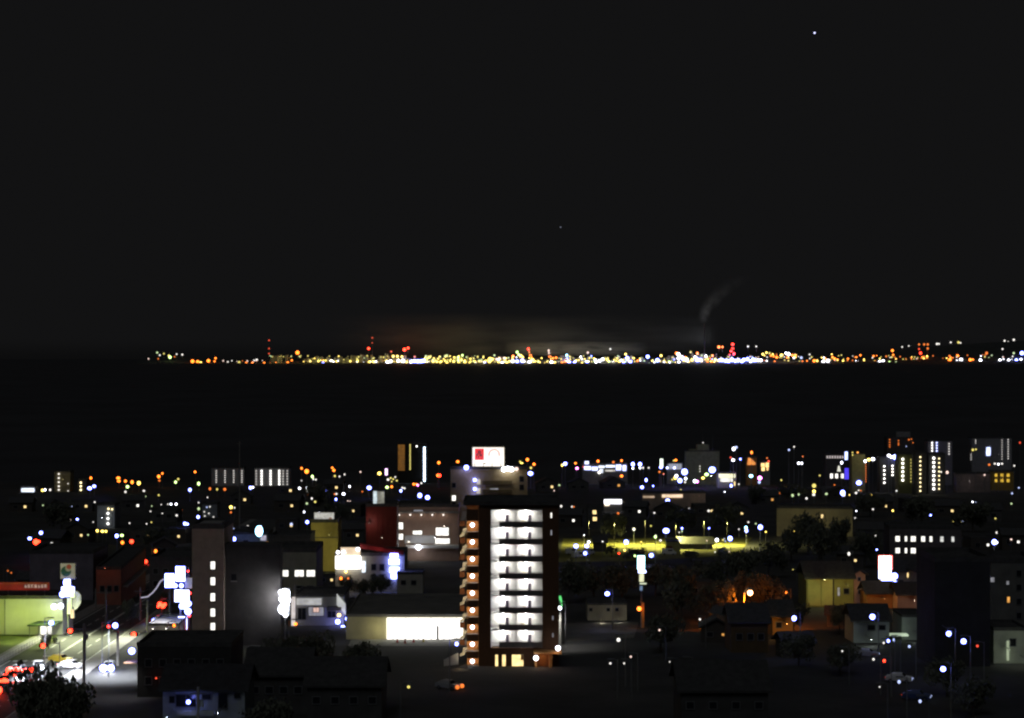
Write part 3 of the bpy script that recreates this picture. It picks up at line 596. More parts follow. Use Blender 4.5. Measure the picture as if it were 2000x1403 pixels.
b = Bld('small house catching orange light left of the orange street lamp', 'house', 1417, 1442, 1206, 1240, 8, mat('rust_plaster', (.45,.24,.09), .85, .15, .6), roof='gable', yaw=15)
b = Bld('dark house with a brown wall below the orange street lamp', 'house', 1428, 1500, 1216, 1275, 10, mat('umber_plaster', (.13,.09,.045), .85, .2, .5), roof='gablex'); b.grid([1444,1466,1486],[1244],11,12,glassd)
b = Bld('tan house with three dark windows beside the tall cyan sign', 'house', 1148, 1224, 1182, 1212, 10, mat('putty_render', (.42,.39,.29), .85, .15, .5)); b.grid([1154,1188,1205], [1191], 6, 6, glassd); b.lamp(1172, 1204, .8, 'y', 60, (1,.95,.75), y=-6); b.lamp(1206, 1204, .8, 'y', 60, (1,.95,.75), y=-4)

# ------------------------------------------------------------------ left street
b = Bld('wide shop with a lime-lit white wall and red lettered roof sign', 'store', -40, 122, 1170, 1240, 9, mat('lime_white_wall', (.66,.68,.60), .8, .08, .5), trim=roofdk)
rs = MB().box(b.X(-40), b.X(88), 3, 3.5, b.Z(1157), b.Z(1142)).build('roof_sign', emit('dim_red_sign_face', (.5,.04,.012), .24, True, .5, .4, .06), b.t)
gl = MB()
for k in range(7):
    x = 40 + k*6.6
    for (a0, a1, b0, b1) in ((0,4,0,.9),(0,.9,0,6),(3.2,4.1,2+k%3,6),(0,4,3,3.8),(1.2+(k%2),2.1+(k%2),0,6),(.2,4,5.4,6.2)):
        if (k+int(b0*2)+int(a0)) % 4: gl.box(b.X(x+a0), b.X(x+a1), 2.93, 2.999, b.Z(1146+b1), b.Z(1146+b0))
gl.build('lettering', emit('faded_white_letters', (1,.8,.6), .35, False, .3, 1), rs)
for k in range(4): MB().tube((b.X(-30+k*36), 3.7, b.h), (b.X(-30+k*36), 3.7, b.Z(1150)), .1).build('strut', steel, b.t)
MB().box(b.X(9), b.X(10), -.2, -.004, b.Z(1240), b.Z(1171)).build('downpipe', steel, b.t)
pr = MB(); pr.slab([(b.X(66), -5.0), (b.X(119), -5.0), (b.X(122), -.01), (b.X(74), -.01)], b.Z(1216), b.Z(1213)); pr.build('porch_roof', mat('green_porch_roof', (.08,.12,.07), .8, .2, 1), b.t)
for x in (70, 88, 104): MB().tube((b.X(x), -4.8, -1), (b.X(x), -4.8, b.Z(1216)), .09).build('porch_post', steel, b.t)
MB().box(b.X(80), b.X(100), -.2, -.005, -.2, b.Z(1220)).build('door', pane_w, b.t)
for x, y in ((111,1182),(124,1181)): globe(b.t, (b.X(x), -2.2, b.Z(y)), 5.4*b.s, 'W', 'flood_lamp'); MB().tube((b.X(x), -2.2, b.Z(y-4)), (b.X(x), 0, b.Z(y-4)), .06).build('bracket', steel, b.t)
for x, p in ((15,70), (52,75), (92,95)): glow(b.t, (b.X(x), -5.5, b.Z(1196)), (.76,.95,.14), p*5.5, .5)  # bodiless fill lights added to wash the wall lime
glow(b.t, (b.X(112), -3.5, b.Z(1190)), (.85,1,.35), 240, .5); glow(b.t, (b.X(60), -16, b.Z(1200)), (.78,.95,.2), 900, .5, 140, (0, .3, -1), .7)

def sign_tower(label, pxc, pyb, parts, name='sign_tower', D=None, cat='sign', pole=(0,)):
    D = D or depth(pyb); s = D/F; z0 = wz(pyb, D)
    t = thing(name, label, cat, (wx(pxc, D), D, z0))
    topz = max((pyb-p[2])*s for p in parts)
    for dx in pole: MB().tube((dx*s, .35, gz(D)-z0-.6), (dx*s, .35, topz-.2), .22, .16).build('pole', steel, t)
    for (nm, x0, y0, x1, y1, m) in parts:
        fr_ = MB().box((x0-pxc)*s, (x1-pxc)*s, -.12, .55, (pyb-y1)*s, (pyb-y0)*s).build('frame', steel, t)
        fr_.name = 'panel_frame'
        MB().box((x0+.6-pxc)*s, (x1-.6-pxc)*s, -.2, -.121, (pyb-y1+.6)*s, (pyb-y0-.6)*s).build(nm, m, fr_)
    return t, s, z0
wsign = emit('glowing_white_panel', (.5,.56,1), 7, True, .25, .8)
bsign = emit('glowing_blue_white_panel', (.20,.25,1), 15, True, .2, .8)  # blue edge of the lens fringe put into the panel colour
t, s, z0 = sign_tower('tall roadside sign tower with a green and red emblem panel and glowing panels', 132, 1243,
    [('emblem_panel', 118,1100,147.5,1131, emit('cream_emblem_panel', (.55,.52,.33), .36, True, .2, .8, .03)), ('lit_panel', 125,1131,138,1146, wsign), ('lit_panel', 120,1146,146,1157, wsign), ('lit_panel', 118,1157,137,1166, wsign), ('lit_panel', 137,1150,146.5,1168, emit('lime_panel', (.8,1,.35), 1.6, True)),
     ('lit_panel', 131,1168,141,1200, emit('lime_panel_low', (.85,1,.4), .9, True, .4, .8)), ('red_panel', 138,1190,145,1208, emit('red_orange_panel', (1,.2,.04), .6, True, .3, .8))])
X_ = lambda x: (x-132)*s
Z_ = lambda y: (1243-y)*s
MB().tube((X_(129.5), -.26, Z_(1116)), (X_(129.5), -.215, Z_(1116)), 10*s, None, 20).build('green_disc', emit('green_emblem', (.03,.11,.03), .35, False, .2, 1, .02), t)
MB().tube((X_(134), -.31, Z_(1110)), (X_(134), -.265, Z_(1110)), 6.2*s, None, 16).build('cream_disc', emit('cream_emblem', (.4,.38,.2), .35, False, 0, 1, .03), t)
MB().tube((X_(135.5), -.36, Z_(1107)), (X_(135.5), -.315, Z_(1107)), 4.6*s, None, 14).build('red_disc', emit('red_emblem', (.26,.05,.015), .6, False, 0, 1, .02), t)
ov = MB(); ov.prism([(X_(x), Z_(y)) for x, y in ((143,1153),(152,1157),(157,1164),(157,1178),(152,1187),(146,1192),(141,1184))], .1, .5)
ov.build('octagonal_panel', emit('pale_octagon_panel', (.8,.85,.55), .42, True, .3, .8), t)
for x, y, r in ((132,1137,6.5),(124,1160,6),(140,1150,6)): globe(t, (X_(x), -.8, Z_(y)), r*s, 'B', 'sign_lamp')
glow(t, (X_(150), -4, Z_(1190)), (.85,1,.4), 160, .5); glow(t, (X_(160), -6, Z_(1132)), (.92,1,.55), 28000, .6, 150, (.3, -.25, -1), .8)  # second light is an added spot that brightens the road
t, s, z0 = sign_tower('cluster of glowing white shop signs stacked on twin poles beside the dark stair tower', 358, 1244,
    [('lit_panel', 343,1106,362,1136, bsign), ('grey_panel', 361,1128,377,1150, emit('grey_panel_face', (.5,.5,.42), .32, True, .3, 1)), ('lit_panel', 341,1152,370,1176, wsign), ('lit_panel', 348,1204,366,1230, wsign), ('lit_panel', 352,1177,366,1190, bsign)], pole=(-6, 10))
X_ = lambda x: (x-358)*s
Z_ = lambda y: (1244-y)*s
for x, y, r in ((344,1143,4.2),(356,1143,4.2),(357,1183,5.5),(370,1178,5.5),(369,1193,6.5)): globe(t, (X_(x), -1, Z_(y)), r*s, 'B', 'sign_lamp')
for x, y in ((372,1158),(371,1202)): globe(t, (X_(x), -.6, Z_(y)), 2.4*s, 'R', 'sign_lamp')
globe(t, (X_(367), .1, Z_(1116)), 1.8*s, 'R', 'sign_lamp')
glow(t, (X_(335), -6, Z_(1145)), (.97,.95,1), 14000, .8, 145, (-.7, -.5, -1), .8)  # added spot without a lamp, aimed down at the road
t, s, z0 = sign_tower('glowing white pole sign on the right kerb with a swooping lit cable', 331, 1236, [('lit_panel', 322,1120,341,1148, bsign)], name='pole_sign')
cb = MB(); q = [(275,1168),(288,1166),(298,1158),(306,1148),(313,1136),(320,1131)]
for a, c in zip(q, q[1:]): cb.tube(((a[0]-331)*s, .2, (1236-a[1])*s), ((c[0]-331)*s, .2, (1236-c[1])*s), .13)
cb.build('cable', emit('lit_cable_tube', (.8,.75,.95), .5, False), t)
t, s, z0 = sign_tower('tall cyan-topped sign mast in the middle of the car park', 1253, 1226,
    [('lit_panel', 1244.5,1085,1259.5,1113, emit('cyan_white_panel', (.45,.95,1), 6, True, .2, .6)), ('lit_panel', 1246,1113.5,1262,1119.5, wsign), ('cream_panel', 1248,1120,1258,1137, emit('cream_panel_face', (1,1,.62), .85, True, .2, .8)), ('lit_panel', 1249,1138,1263,1142, emit('pale_lime_panel', (.9,1,.7), .8, True)), ('blue_panel', 1249,1144,1255.5,1154, emit('blue_ball_panel', (.3,.5,.8), .35, True, .5, 1))], name='sign_mast')
MB().box(.4*s, 5*s, -.5, .0, -.5, 50*s).build('orange_lit_post', orangew, t)  # orange lamplight on the lower pole put into the post colour
globe(t, (-5.2*s, -1.0, (1226-1188)*s), 4.4*s, 'O', 'post_lamp'); glow(t, (0*s, -2.4, (1226-1195)*s), (1,.45,.1), 34, .3)
t, s, z0 = sign_tower('red-edged white box sign with two round lamps beside the gable house', 1729, 1180,
    [('red_panel', 1715,1084.5,1743,1113, emit('red_glow_panel', (1,.12,.10), 4, True, .1, 1)), ('lit_panel', 1715.5,1113.5,1741,1131, wsign), ('lit_panel', 1721,1132,1744,1146, bsign)], name='box_sign')
MB().box(-12.2*s, 10.6*s, -.30, -.21, (1180-1113)*s, (1180-1087)*s).build('white_face', emit('white_glow_face', (1,.95,.93), 8, True), t)
for y in (1125, 1139.5): globe(t, (17*s, -.6, (1180-y)*s), 6.2*s, 'B', 'sign_lamp')
MB().box(-11*s, -8*s, -.4, -.21, (1180-1141)*s, (1180-1132)*s).build('yellow_panel', emit('yellow_strip_panel', (1,.7,.1), .7, True), t)
t, s, z0 = sign_tower('slim blue neon sign tower at the far right', 1653, 950, [('neon_panel', 1649,914,1658,937, emit('blue_neon', (.09,.05,1), .95, False, .15, .3)), ('lit_panel', 1649.5,882,1656,899, emit('far_blue_white_panel', (.45,.55,1), 3, False, .2, .3))], name='neon_sign')
t, s, z0 = sign_tower('tall burnt-out white sign with a blue edge in front of the amber-windowed block', 1901, 958, [('lit_panel', 1896,926,1907,951, emit('far_white_panel', (.5,.5,1), 11, False, .2, .3))], name='pole_sign')
t, s, z0 = sign_tower('tall green-white sign among the blue shore lamps', 1292, 948, [('lit_panel', 1288.5,896,1295.5,912, emit('green_white_panel', (.85,1,.8), 2.6, False, .2, .3))], name='pole_sign')
t, s, z0 = sign_tower('tall pink and white sign left of the twin lit tower', 755, 952, [('lit_panel', 751.5,915,757.5,929, emit('pink_white_panel', (.9,.6,1), 2.4, False, .3, .3))], name='pole_sign')
t, s, z0 = sign_tower('round glowing cyan sign above the slate office', 507, 1100, [('back_board', 503,1027,511,1046, wsign)], name='round_sign')
globe(t, (0, -1.2, (1100-1037)*s), 7.2*s, 'C', 'sign_lamp', sz=1.45); glow(t, (.6, -2.2, (1100-1037)*s), (.7,1,.95), 160, .6)
# darker buildings along the road
b = Bld('long dark flat-roofed building across the left behind the shop', 'building', 58, 182, 1082, 1172, 16, mat('dusk_render', (.22,.2,.24), .85, .25, .3)); 
b = Bld('long low warehouse with a dull red front wall beside the road', 'warehouse', 188, 236, 1113, 1182, 44, mat('dull_red_render', (.34,.14,.10), .85, .2, .4), yaw=4); b.grid((200,214,227), (1150,), 8, 11, glassd); b.lamp(208, 1106, 1.2, 'r', 26, (1,.25,.12), y=-3); MB().box(b.X(236.1), b.X(247), 2, 44, b.Z(1150), b.Z(1146)).build('side_canopy', concrete, b.t)
b = Bld('dark warehouse on the right of the road with a pale roof edge', 'warehouse', 292, 372, 1095, 1192, 18, darkconc); b.grid(frange(304,362,4), (1116,1140), 9, 10, glassd)
b = Bld('white-fronted drive-in hall lit up on the right of the road', 'shop', 290, 348, 1222, 1254, 12, mat('lit_beige_render', (.5,.46,.40), .85, .12, .5)); b.win(329, 1238, 337, 1248, glassd)
for x, p in ((305, 60), (330, 70)): b.lamp(x, 1224, 2.0, 'w', p, (1,.95,.85), y=-3)
b.panel('door', 306, 1232, 316, 1253, steel, -.01, .1)
# nearest roofs at the bottom
b = Bld('dark foreground building with a wide flat roof below the stair tower', 'building', 268, 452, 1264, 1362, 12, mat('near_black_render', (.05,.05,.05), .9, .3, .3, .03)); b.grid(frange(290,430,6), (1295,1330), 12, 14, glassd)
globe(b.t, (b.X(256), .5, b.Z(1273)), 6.4*b.s, 'B', 'wall_or_fill_lamp'); glow(b.t, (b.X(250), -.5, b.Z(1280)), (1,.95,.9), 500, .4, 140, (-.4, 0, -1), .7)
MB().slab([(b.X(241), .2), (b.X(267.5), .2), (b.X(267.5), 3), (b.X(243), 3)], b.Z(1297), b.Z(1295)).build('porch_roof', mat('salmon_roof', (.5,.32,.22), .8, .2, 1), b.t)
MB().tube((b.X(256), .5, b.Z(1273)), (b.X(268), .5, b.Z(1273)), .07).build('bracket', steel, b.t); b.lamp(307, 1323, 1.8, 'r', 3)
b = Bld('pale blue two-storey house with dark windows at the bottom left', 'house', 318, 478, 1348, 1432, 9, mat('blue_grey_siding', (.36,.40,.43), .85, .15, .5, .03), roof='gablex', trim=mat('dusky_tile', (.05,.05,.055), .7, .3, 1.2, .1))
for x0,x1,y0,y1 in ((331,341,1360,1373),(344,383,1357,1380),(395,412,1356,1366),(427,444,1355,1383),(458,470,1354,1364)): b.win(x0,y0,x1,y1,glassd)
bl = MB(); bl.box(b.X(350), b.X(421), -1.5, -1.35, b.Z(1394), b.Z(1384)); bl.box(b.X(350), b.X(421), -1.34, -.005, b.Z(1394), b.Z(1392.5)); bl.build('balcony', mat('white_balcony', (.5,.53,.56), .8, .12, 1), b.t)
b.lamp(373, 1366, 4.0, 'B', 9, (.75,.88,1), y=-1.9); b.lamp(440, 1376, .8, 'b', 22, (.75,.88,1), y=-6); b.lamp(340, 1386, .8, 'b', 16, (.75,.88,1), y=-5)
for x0, x1, y0, y1, lab in ((480,600,1320,1395,'near black house roof right of the pale blue house'),(600,745,1340,1410,'near black house left of the lit doorway in the foreground'),(1330,1500,1350,1440,'near black house in the foreground below the orange lamp')):
    b = Bld(lab, 'house', x0, x1, y0, y1, 11, mat('sooty_siding', (.08,.08,.08), .9, .3, .4), roof='gablex', trim=mat('black_tile', (.065,.065,.065), .8, .3, 1.2, .1)); n = 4; b.grid(frange(x0+18, x1-18, n), (y0+28,), 14, 13, glassd)
# glowing white ornament lamp wall (565,1160)

# ------------------------------------------------------------------ street lamps
LAMPS = []       # (object, base phrase, px) ; labels are made unique at the end
LANDM = [(120,940,'the small white-lit shore block'),(445,930,'the pale slab block'),(530,932,'the bright slab block'),(805,905,'the twin lit tower'),(955,895,'the rooftop billboard'),(1180,912,'the white-lit hall'),
 (1372,905,'the stepped building'),(1320,912,'the bluish shed'),(1420,933,'the cream-lit shop'),(1470,905,'the flame-orange house'),(1495,910,'the narrow warm-lit block'),(1676,915,'the olive-lit block'),(1760,915,'the bead-lit towers'),(1830,925,'the twin-column tower'),
 (1955,935,'the amber-windowed block'),(1930,880,'the blue sign'),(1590,1015,'the dim yellowish wall'),(1316,968,'the pinkish lit strip'),(1197,980,'the filling station canopy'),(1162,1008,'the two yellow panes'),(1280,1070,'the lit sports ground'),(1130,1075,'the pale parked vans'),
 (1253,1110,'the cyan sign mast'),(1465,1158,'the orange-lit bend'),(1600,1155,'the olive hall'),(1729,1115,'the red-edged sign'),(1808,1065,'the dark office'),(1700,1230,'the greenish-white house'),(1785,1228,'the lit canopy'),(1880,1200,'the tall dark block'),(1970,1265,'the lower right house'),
 (1000,1150,'the brown block'),(830,1228,'the white store front'),(735,1100,'the red-roofed shop'),(625,1190,'the slanted board shop'),(580,1120,'the four lit windows'),(633,1050,'the ochre tower'),(745,1020,'the dark red tower'),(835,1030,'the pink building'),
 (400,1150,'the stair tower'),(355,1170,'the white sign cluster'),(132,1150,'the emblem sign tower'),(60,1200,'the lime-lit shop'),(210,1240,'the main road'),(230,1110,'the red-walled warehouse'),(207,1010,'the mid-left stair block'),(410,1003,'the grey house cluster'),(507,1037,'the cyan lamp'),(400,1370,'the pale blue house'),(260,935,'the left shore row'),(640,925,'the dark shore gap'),(100,1060,'the far left junction')]
def near_phrase(px, py):
    b = min(LANDM, key=lambda L: math.hypot(px-L[0], (py-L[1])*1.6)); dx, dy = px-b[0], py-b[1]
    rel = ('beyond' if dy < 0 else 'in front of') if abs(dy)*1.3 > abs(dx) else ('left of' if dx < 0 else 'right of')
    return rel + ' ' + b[2]
POLES = {}
def pole_mesh(k=6):
    if 'p' not in POLES: POLES['p'] = MB().tube((0,0,0), (0,0,1), 1, .65, k).mesh('pole', steel)
    return POLES['p']
def street_lamp(px, py, c, r, h=None, power=0, side=0, name='street_lamp', noun='street lamp'):
    h = h or (7.5 if r > 3 else 5.5)
    k = (py-HY)/F - SL
    D = (H0-h)/k if k > 0 else 1e9
    if D > 1540 or D < 0: D = (1370 if px > 1655 else 1500) + rnd.random()*40; h = H0 - k*D
    s = D/F; R_ = r*s; x = wx(px, D); zg = gz(D)
    t = thing(name, None, noun.split()[-1] if noun.split()[-1] != 'lamp' else 'street lamp', (x, D, zg))
    pr = max(.09, min(.3, .05*s/.1))
    ax = side if side else (1 if px < 1000 else -1)
    if D < 520:
        link('pole', pole_mesh(), t, (-ax*1.1, .0, -.4), (.10, .10, h+.9+R_))
        MB().tube((-ax*1.1, 0, h+.3+R_), (-ax*.5, 0, h+.55+R_), .06, .05, 6).tube((-ax*.5, 0, h+.55+R_), (0, 0, h+.5+R_), .05, .05, 6).build('arm', steel, t)
        hd = MB().slab([(-.5,-.22),(.5,-.22),(.42,.22),(-.42,.22)], h+.42+R_, h+.56+R_).build('lamp_head', steel, t)
        q_ = globe(hd, (0, 0, h), R_, c, 'bulb'); q_.scale = (R_*rnd.uniform(.82,1.12), R_, R_*rnd.uniform(.85,1.18))
    else:
        link('pole', pole_mesh(), t, (0, R_*.6, -.5), (pr, pr, h+.5))
        q_ = globe(t, (0, 0, h), R_, c, 'bulb'); q_.scale = (R_*rnd.uniform(.78,1.18), R_, R_*rnd.uniform(.8,1.2))
    if power: glow(t, (0, -R_*.3, h-R_-.15), {'W':(1,.96,.9),'B':(.85,.9,1),'O':(1,.42,.06),'Y':(1,.75,.3)}.get(c, LC[c][0]), power, .3, 145, (0, .12, -1), .6)
    LAMPS.append((t, ('large ' if r >= 5 else 'small ' if r < 2.3 else '') + CN[c] + ' ' + noun + ' ' + near_phrase(px, py), px, 'street lamps of the town'))
    return t
TOWN = '''177 934 O 2.6;231 934 O 3.4;232 940 O 3;245 940 O 3.2;258 942 O 3.4;271 944 Y 4;310 931 O 3.4;317 925 O 2.4;311 939 o 2.4;381 922 O 2.4;249 951 G 2.8;343 942 G 2.8;348 936 y 2;388 945 G 3;371 957 B 3.6;175 954 B 4;184 950 B 3.4;83 958 Y 2.6;88 957 W 2;98 957 w 2.4;245 961 w 2.2;250 971 W 2.8;281 959 w 2;283 970 g 2.6;185 981 w 1.6;216 982 w 1.6
190 1037 Y 3;200 1038 Y 3.2;207 1038 Y 2.6;182 1020 w 1.5;172 1045 g 1.8;228 1047 B 4;238 1046 G 3.2;239 1060 O 3.4;257 1058 R 3.6;58 1052 B 3.4;80 1041 B 3.8;70 1059 R 5;76 1058 R 3;334 985 W 2.2;344 985 W 2.2;328 985 w 1.5;388 982 w 1.5;388 994 g 2.6;427 991 B 3;451 991 Y 3.2;458 992 w 1.6;451 1001 o 1.8;345 1007 w 2.2;294 999 w 1.6;317 1003 w 1.4;387 1010 B 3.6
361 1023 B 3.6;366 1024 B 3;381 1024 W 3.4;400 1025 W 3.2;405 1025 w 2.4;423 1025 w 1.6;253 1022 w 1.6;304 1077 O 3.6;284 1097 R 4;15 1115 o 2;22 1119 o 1.6;489 953 B 3;494 952 W 2.2;490 967 B 3.2;410 955 o 3;424 956 y 2.4;439 956 o 2.6;456 1053 B 5;459 1041 Y 4;455 1033 b 2.4;484 1028 w 2
589 915 O 2;599 921 O 4;610 931 G 3;589 939 w 2;612 936 w 2;617 937 w 1.6;649 914 O 2;652 919 O 3.2;654 930 y 2;663 931 w 1.7;673 927 w 1.8;704 922 p 1.6;585 954 W 2.6;600 953 W 2.8;601 959 w 2.6;571 976 w 2.6;567 976 w 1.6;591 975 w 2;609 974 w 2.2;642 969 W 2.4;648 969 W 2.2;657 965 w 2;671 965 W 3;741 925 Y 3.2;758 937 w 2.4;763 934 y 2;768 936 y 2;772 932 w 1.8;775 939 y 1.8;765 941 y 1.6
721 953 B 4;756 952 G 2.8;765 951 O 2.4;783 959 B 3;786 953 w 2.4;790 954 w 2;820 968 B 4.4;835 972 B 4.6;857 904 O 2.8;894 902 O 3;858 929 R 3.4;855 929 O 2.6;808 946 O 2.4;813 946 O 2;816 948 M 1.8;823 944 w 2;569 1024 b 2.4;600 1020 B 2.8;666 1130 O 3;680 1130 o 2
1019 907 Y 4;1016 902 y 2.4;1030 898 O 2.8;1043 907 O 2.6;1037 914 y 2.2;1036 925 B 4.4;1032 975 Y 3;1098 909 Y 2.6;1104 906 B 4;1124 905 O 2.4;1127 915 M 3;1168 901 O 2.6;1198 903 o 2.2;1214 900 O 2.6;1214 930 O 2.8;1236 907 B 3.6;1236 915 W 2.4;1250 907 B 3.6;1250 914 W 2.2;1256 914 w 2;1267 914 w 1.8;1262 938 B 3;1254 952 B 3.4;1291 913 B 3;1320 899 O 2.6;1316 900 y 2;1288 922 o 2.4;1296 926 o 1.8
1265 981 w 1.8;1260 983 w 1.6;1161 1001 y 1;1207 1003 o 2.6;1096 989 w 2.2;1117 990 w 1.8;1136 997 w 1.3;1278 1002 w 1.8;1238 1034 w 3;1301 1037 B 5.6;1280 1049 G 2.4;1125 1067 B 4.2;1146 1067 B 4.2;1143 1081 B 4.2;1150 1059 W 2.6;1177 1058 w 2;1223 1059 B 4;1290 1056 w 2.6;1328 1056 w 2.8;1220 1075 Y 2.4;1209 1081 R 1.9;1240 1086 G 1.8;1272 1085 B 4.4;1186 1160 B 4.6;1093 1188 W 4.6
1337 922 B 6.4;1357 940 W 3.6;1362 941 M 3;1319 934 Y 3.6;1313 937 y 2;1328 939 B 4.6;1321 930 W 3;1339 935 W 3;1338 942 w 2;1380 927 G 4;1391 918 B 6;1373 934 Y 3;1433 877 W 3.2;1438 874 b 2.6;1432 899 W 2.8;1446 897 B 2.4;1468 884 O 2.8;1427 894 r 1.8;1467 930 C 3.8;1484 934 M 4;1483 942 b 3;1428 949 B 3;1443 946 w 1.8;1513 961 B 3.4;1340 970 W 3.2;1304 978 B 3.6;1341 1006 B 4.6;1426 1052 B 4.4;1400 1055 W 3.4;1412 1055 y 2.4;1457 1031 C 3;1458 1037 B 3.2;1485 1030 B 6;1541 879 b 2;1551 873 w 1.8;1560 905 W 2.8;1566 905 W 2;1568 892 o 1.6;1601 929 y 1.6
1644 904 W 2.6;1646 963 B 5.6;1690 901 W 2.6;1697 898 Y 3;1705 897 W 3.4;1677 943 B 5.4;1590 960 Y 4;1590 949 y 4.4;1526 938 y 2;1548 968 g 2.8;1560 966 g 2.2;1614 965 g 2.6;1672 963 w 2.2;1677 958 w 1.5;1656 992 w 2;1705 995 w 1.7;1652 1013 p 3;1670 1012 w 1.6;1658 1082 w 3.4;1736 890 W 3;1741 893 W 2.8;1748 893 B 4.4;1850 923 p 2.8;1900 879 y 2.4;1906 878 y 1.8;1932 908 o 2.4;1943 906 w 2;1950 907 W 2;1957 906 w 2;1981 910 w 1.8;1990 953 b 1.8;1992 865 r 1.8;1751 959 w 1.8;1942 1059 B 4.6;1946 1060 W 3;1975 1054 p 2.4;1923 928 p 2
1551 1208 B 5.2;1704 1205 B 5.2;1853 1238 B 5.4;1882 1253 B 5.6;1842 1307 B 6;1735 1252 B 3;1746 1250 b 2.8;1776 1263 b 2.6;1726 1256 w 2.4;1706 1288 w 2.6;1727 1291 R 2.6;1909 1262 r 2.4;1645 1272 w 2;1535 1157 O 2.4;1208 1250 w 4;1219 1296 w 2;1192 1296 w 2;1232 1283 p 1.8;1308 1293 w 1.4;1339 1291 w 1.8;1367 1210 w 2;1288 1231 p 2;798 1342 y 3;730 1293 w 2
100 1217 B 5;225 1222 B 5.4;212 1224 R 3.6;340 1222 O 3.2;577 1219 O 3.6;892 1258 B 4;1032 976 y 2;1950 1190 w 2;1797 1370 b 3.6;1756 1332 b 3.2;1718 1342 w 1.4'''
seen = set()
for ln in TOWN.replace('\n', ';').split(';'):
    a, b_, c, r = ln.split(); px, py, r = float(a), float(b_), float(r)
    if (px, py) in seen: continue
    seen.add((px, py)); pw = 0
    if py > 1000 and c in 'WBOYC' and r > 4: pw = 70 if py > 1180 else 110
    if py > 1230 and r > 5: pw = 45
    hh = None
    if (px, py) == (1093,1188): pw = 2200
    if (px, py) in ((225,1222),(100,1217)): hh, pw = 8.5, 16000
    street_lamp(px, py, c, r*.92, hh, pw)

dr = random.Random(21)
for n_, x0, x1, y0, y1 in ((20,70,480,962,1040),(16,560,720,950,1010),(40,1050,1500,945,1060),(36,1500,1990,945,1045),(14,1300,1800,1070,1130)):
    for _ in range(n_): street_lamp(dr.uniform(x0, x1), dr.uniform(y0, y1), dr.choice('wwWypbogYB'), dr.uniform(1.0, 2.0), 3.5, noun='porch lamp', name='porch_lamp')
# lamps that light a place of their own
def bent_lamp(px, py, foot):
    h = 7.5; D = (H0-h)/((py-HY)/F-SL); s = D/F
    t = thing('street_lamp', 'orange street lamp on a bent arm lighting the dark bend', 'street lamp', (wx(px, D), D, gz(D)))
    m = MB(); pts = [(-12*s,0,-.5),(-12*s,0,h-1.2),(-11*s,0,h-.2),(-8*s,0,h+.7),(-3*s,0,h+1.1),(1*s,0,h+.95)]
    for a, c in zip(pts, pts[1:]): m.tube(a, c, .13, .12, 8)
    m.build('pole', mat('orange_lit_steel', (.4,.38,.35), .6), t)
    MB().ball((1*s,0,h+.75), .75, sz=.45).build('lamp_head', mat('lamp_hood_metal', (.4,.35,.3), .5, .1, 2), t)
    MB().ball((0, -.1, h), 5.0*s, 0).build('bulb', emit('sodium_bulb', (1,.5,.20), 13, False), t); MB().ball((-11.5*s, -.2, h-3.9), .36).build('junction_box', mat('orange_lit_steel', (.4,.3,.2)), t)
    glow(t, (0, -.9, h-.4), (1,.20,.008), 12000, .5, 170, (0, .5, -1), .5); glow(t, (-4*s, -1.6, h-1.0), (1,.4,.05), 25, .3)
bent_lamp(1465, 1158, 1205)
D = 343.0; s = D/F; hf = wz(1163, D)-gz(D)
t = thing('flood_lamp', 'burnt-out white floodlight flaring against the dark grey block', 'floodlight', (wx(556, D), D, gz(D)))
link('pole', pole_mesh(), t, (0, .8, -.5), (.15, .15, hf)); link('globe', GLOBES.setdefault(('W', False), MB().ball((0,0,0),1).mesh('globe', lm('W'))), t, (0,0,hf), (10*s, 6*s, 13*s))
for dx, dz, q in ((5,6,5.5),(-6,-7,5),(6,-9,6),(2,-38,4.5),(-8,7,4)): globe(t, (dx*s, -.3, hf+dz*s), q*s, 'W', 'globe')  # added globes that shape the lamp's glare, no further lamps
MB().box(-11*s, 9*s, .7, .95, hf-40*s, hf+12*s).build('lamp_rack', steel, t)
globe(t, (-3*s, 0, hf-27*s), 10*s, 'W', 'globe'); glow(t, (-2*s, -1.0, hf), (.97,.97,1), 2400, .8, 150, (-.45, 1, -.1), .6); glow(t, (2*s, -1.0, hf-18*s), (.97,.97,1), 700, .8, 150, (.6, 1, -.3), .6)
for k_, (x, y) in enumerate(((310, 1217),)): pass

# traffic signals
def signal(px, py, label, c='R'):
    h = 5.4; D = (H0-h)/((py-HY)/F-SL); s = D/F
    t = thing('traffic_signal', label, 'traffic light', (wx(px, D), D, gz(D)), 0, 'traffic signals along the main road')
    link('pole', pole_mesh(), t, (2.6, .2, -.4), (.11, .11, 6.4)); MB().tube((2.6, .2, 5.7), (-.6, .2, 5.75), .06).build('arm', steel, t)
    MB().box(-.75, .75, -.14, .14, 5.15, 5.65).build('signal_housing', blackm, t)
    globe(t, (0, -.3, h), 4.4*s, c, 'signal_lens')
    for x in (-.5, .5): MB().tube((x, -.18, h), (x, -.141, h), .15).build('unlit_lens', glassd, t)
signal(138, 1232, 'red traffic signal below the emblem sign tower'); signal(85, 1261, 'red traffic signal left of the main road near the kerb fence'); signal(262, 1239, 'red traffic signal on the right side of the main road')
signal(62, 1308, 'lowest red traffic signal, just above the queue of cars')
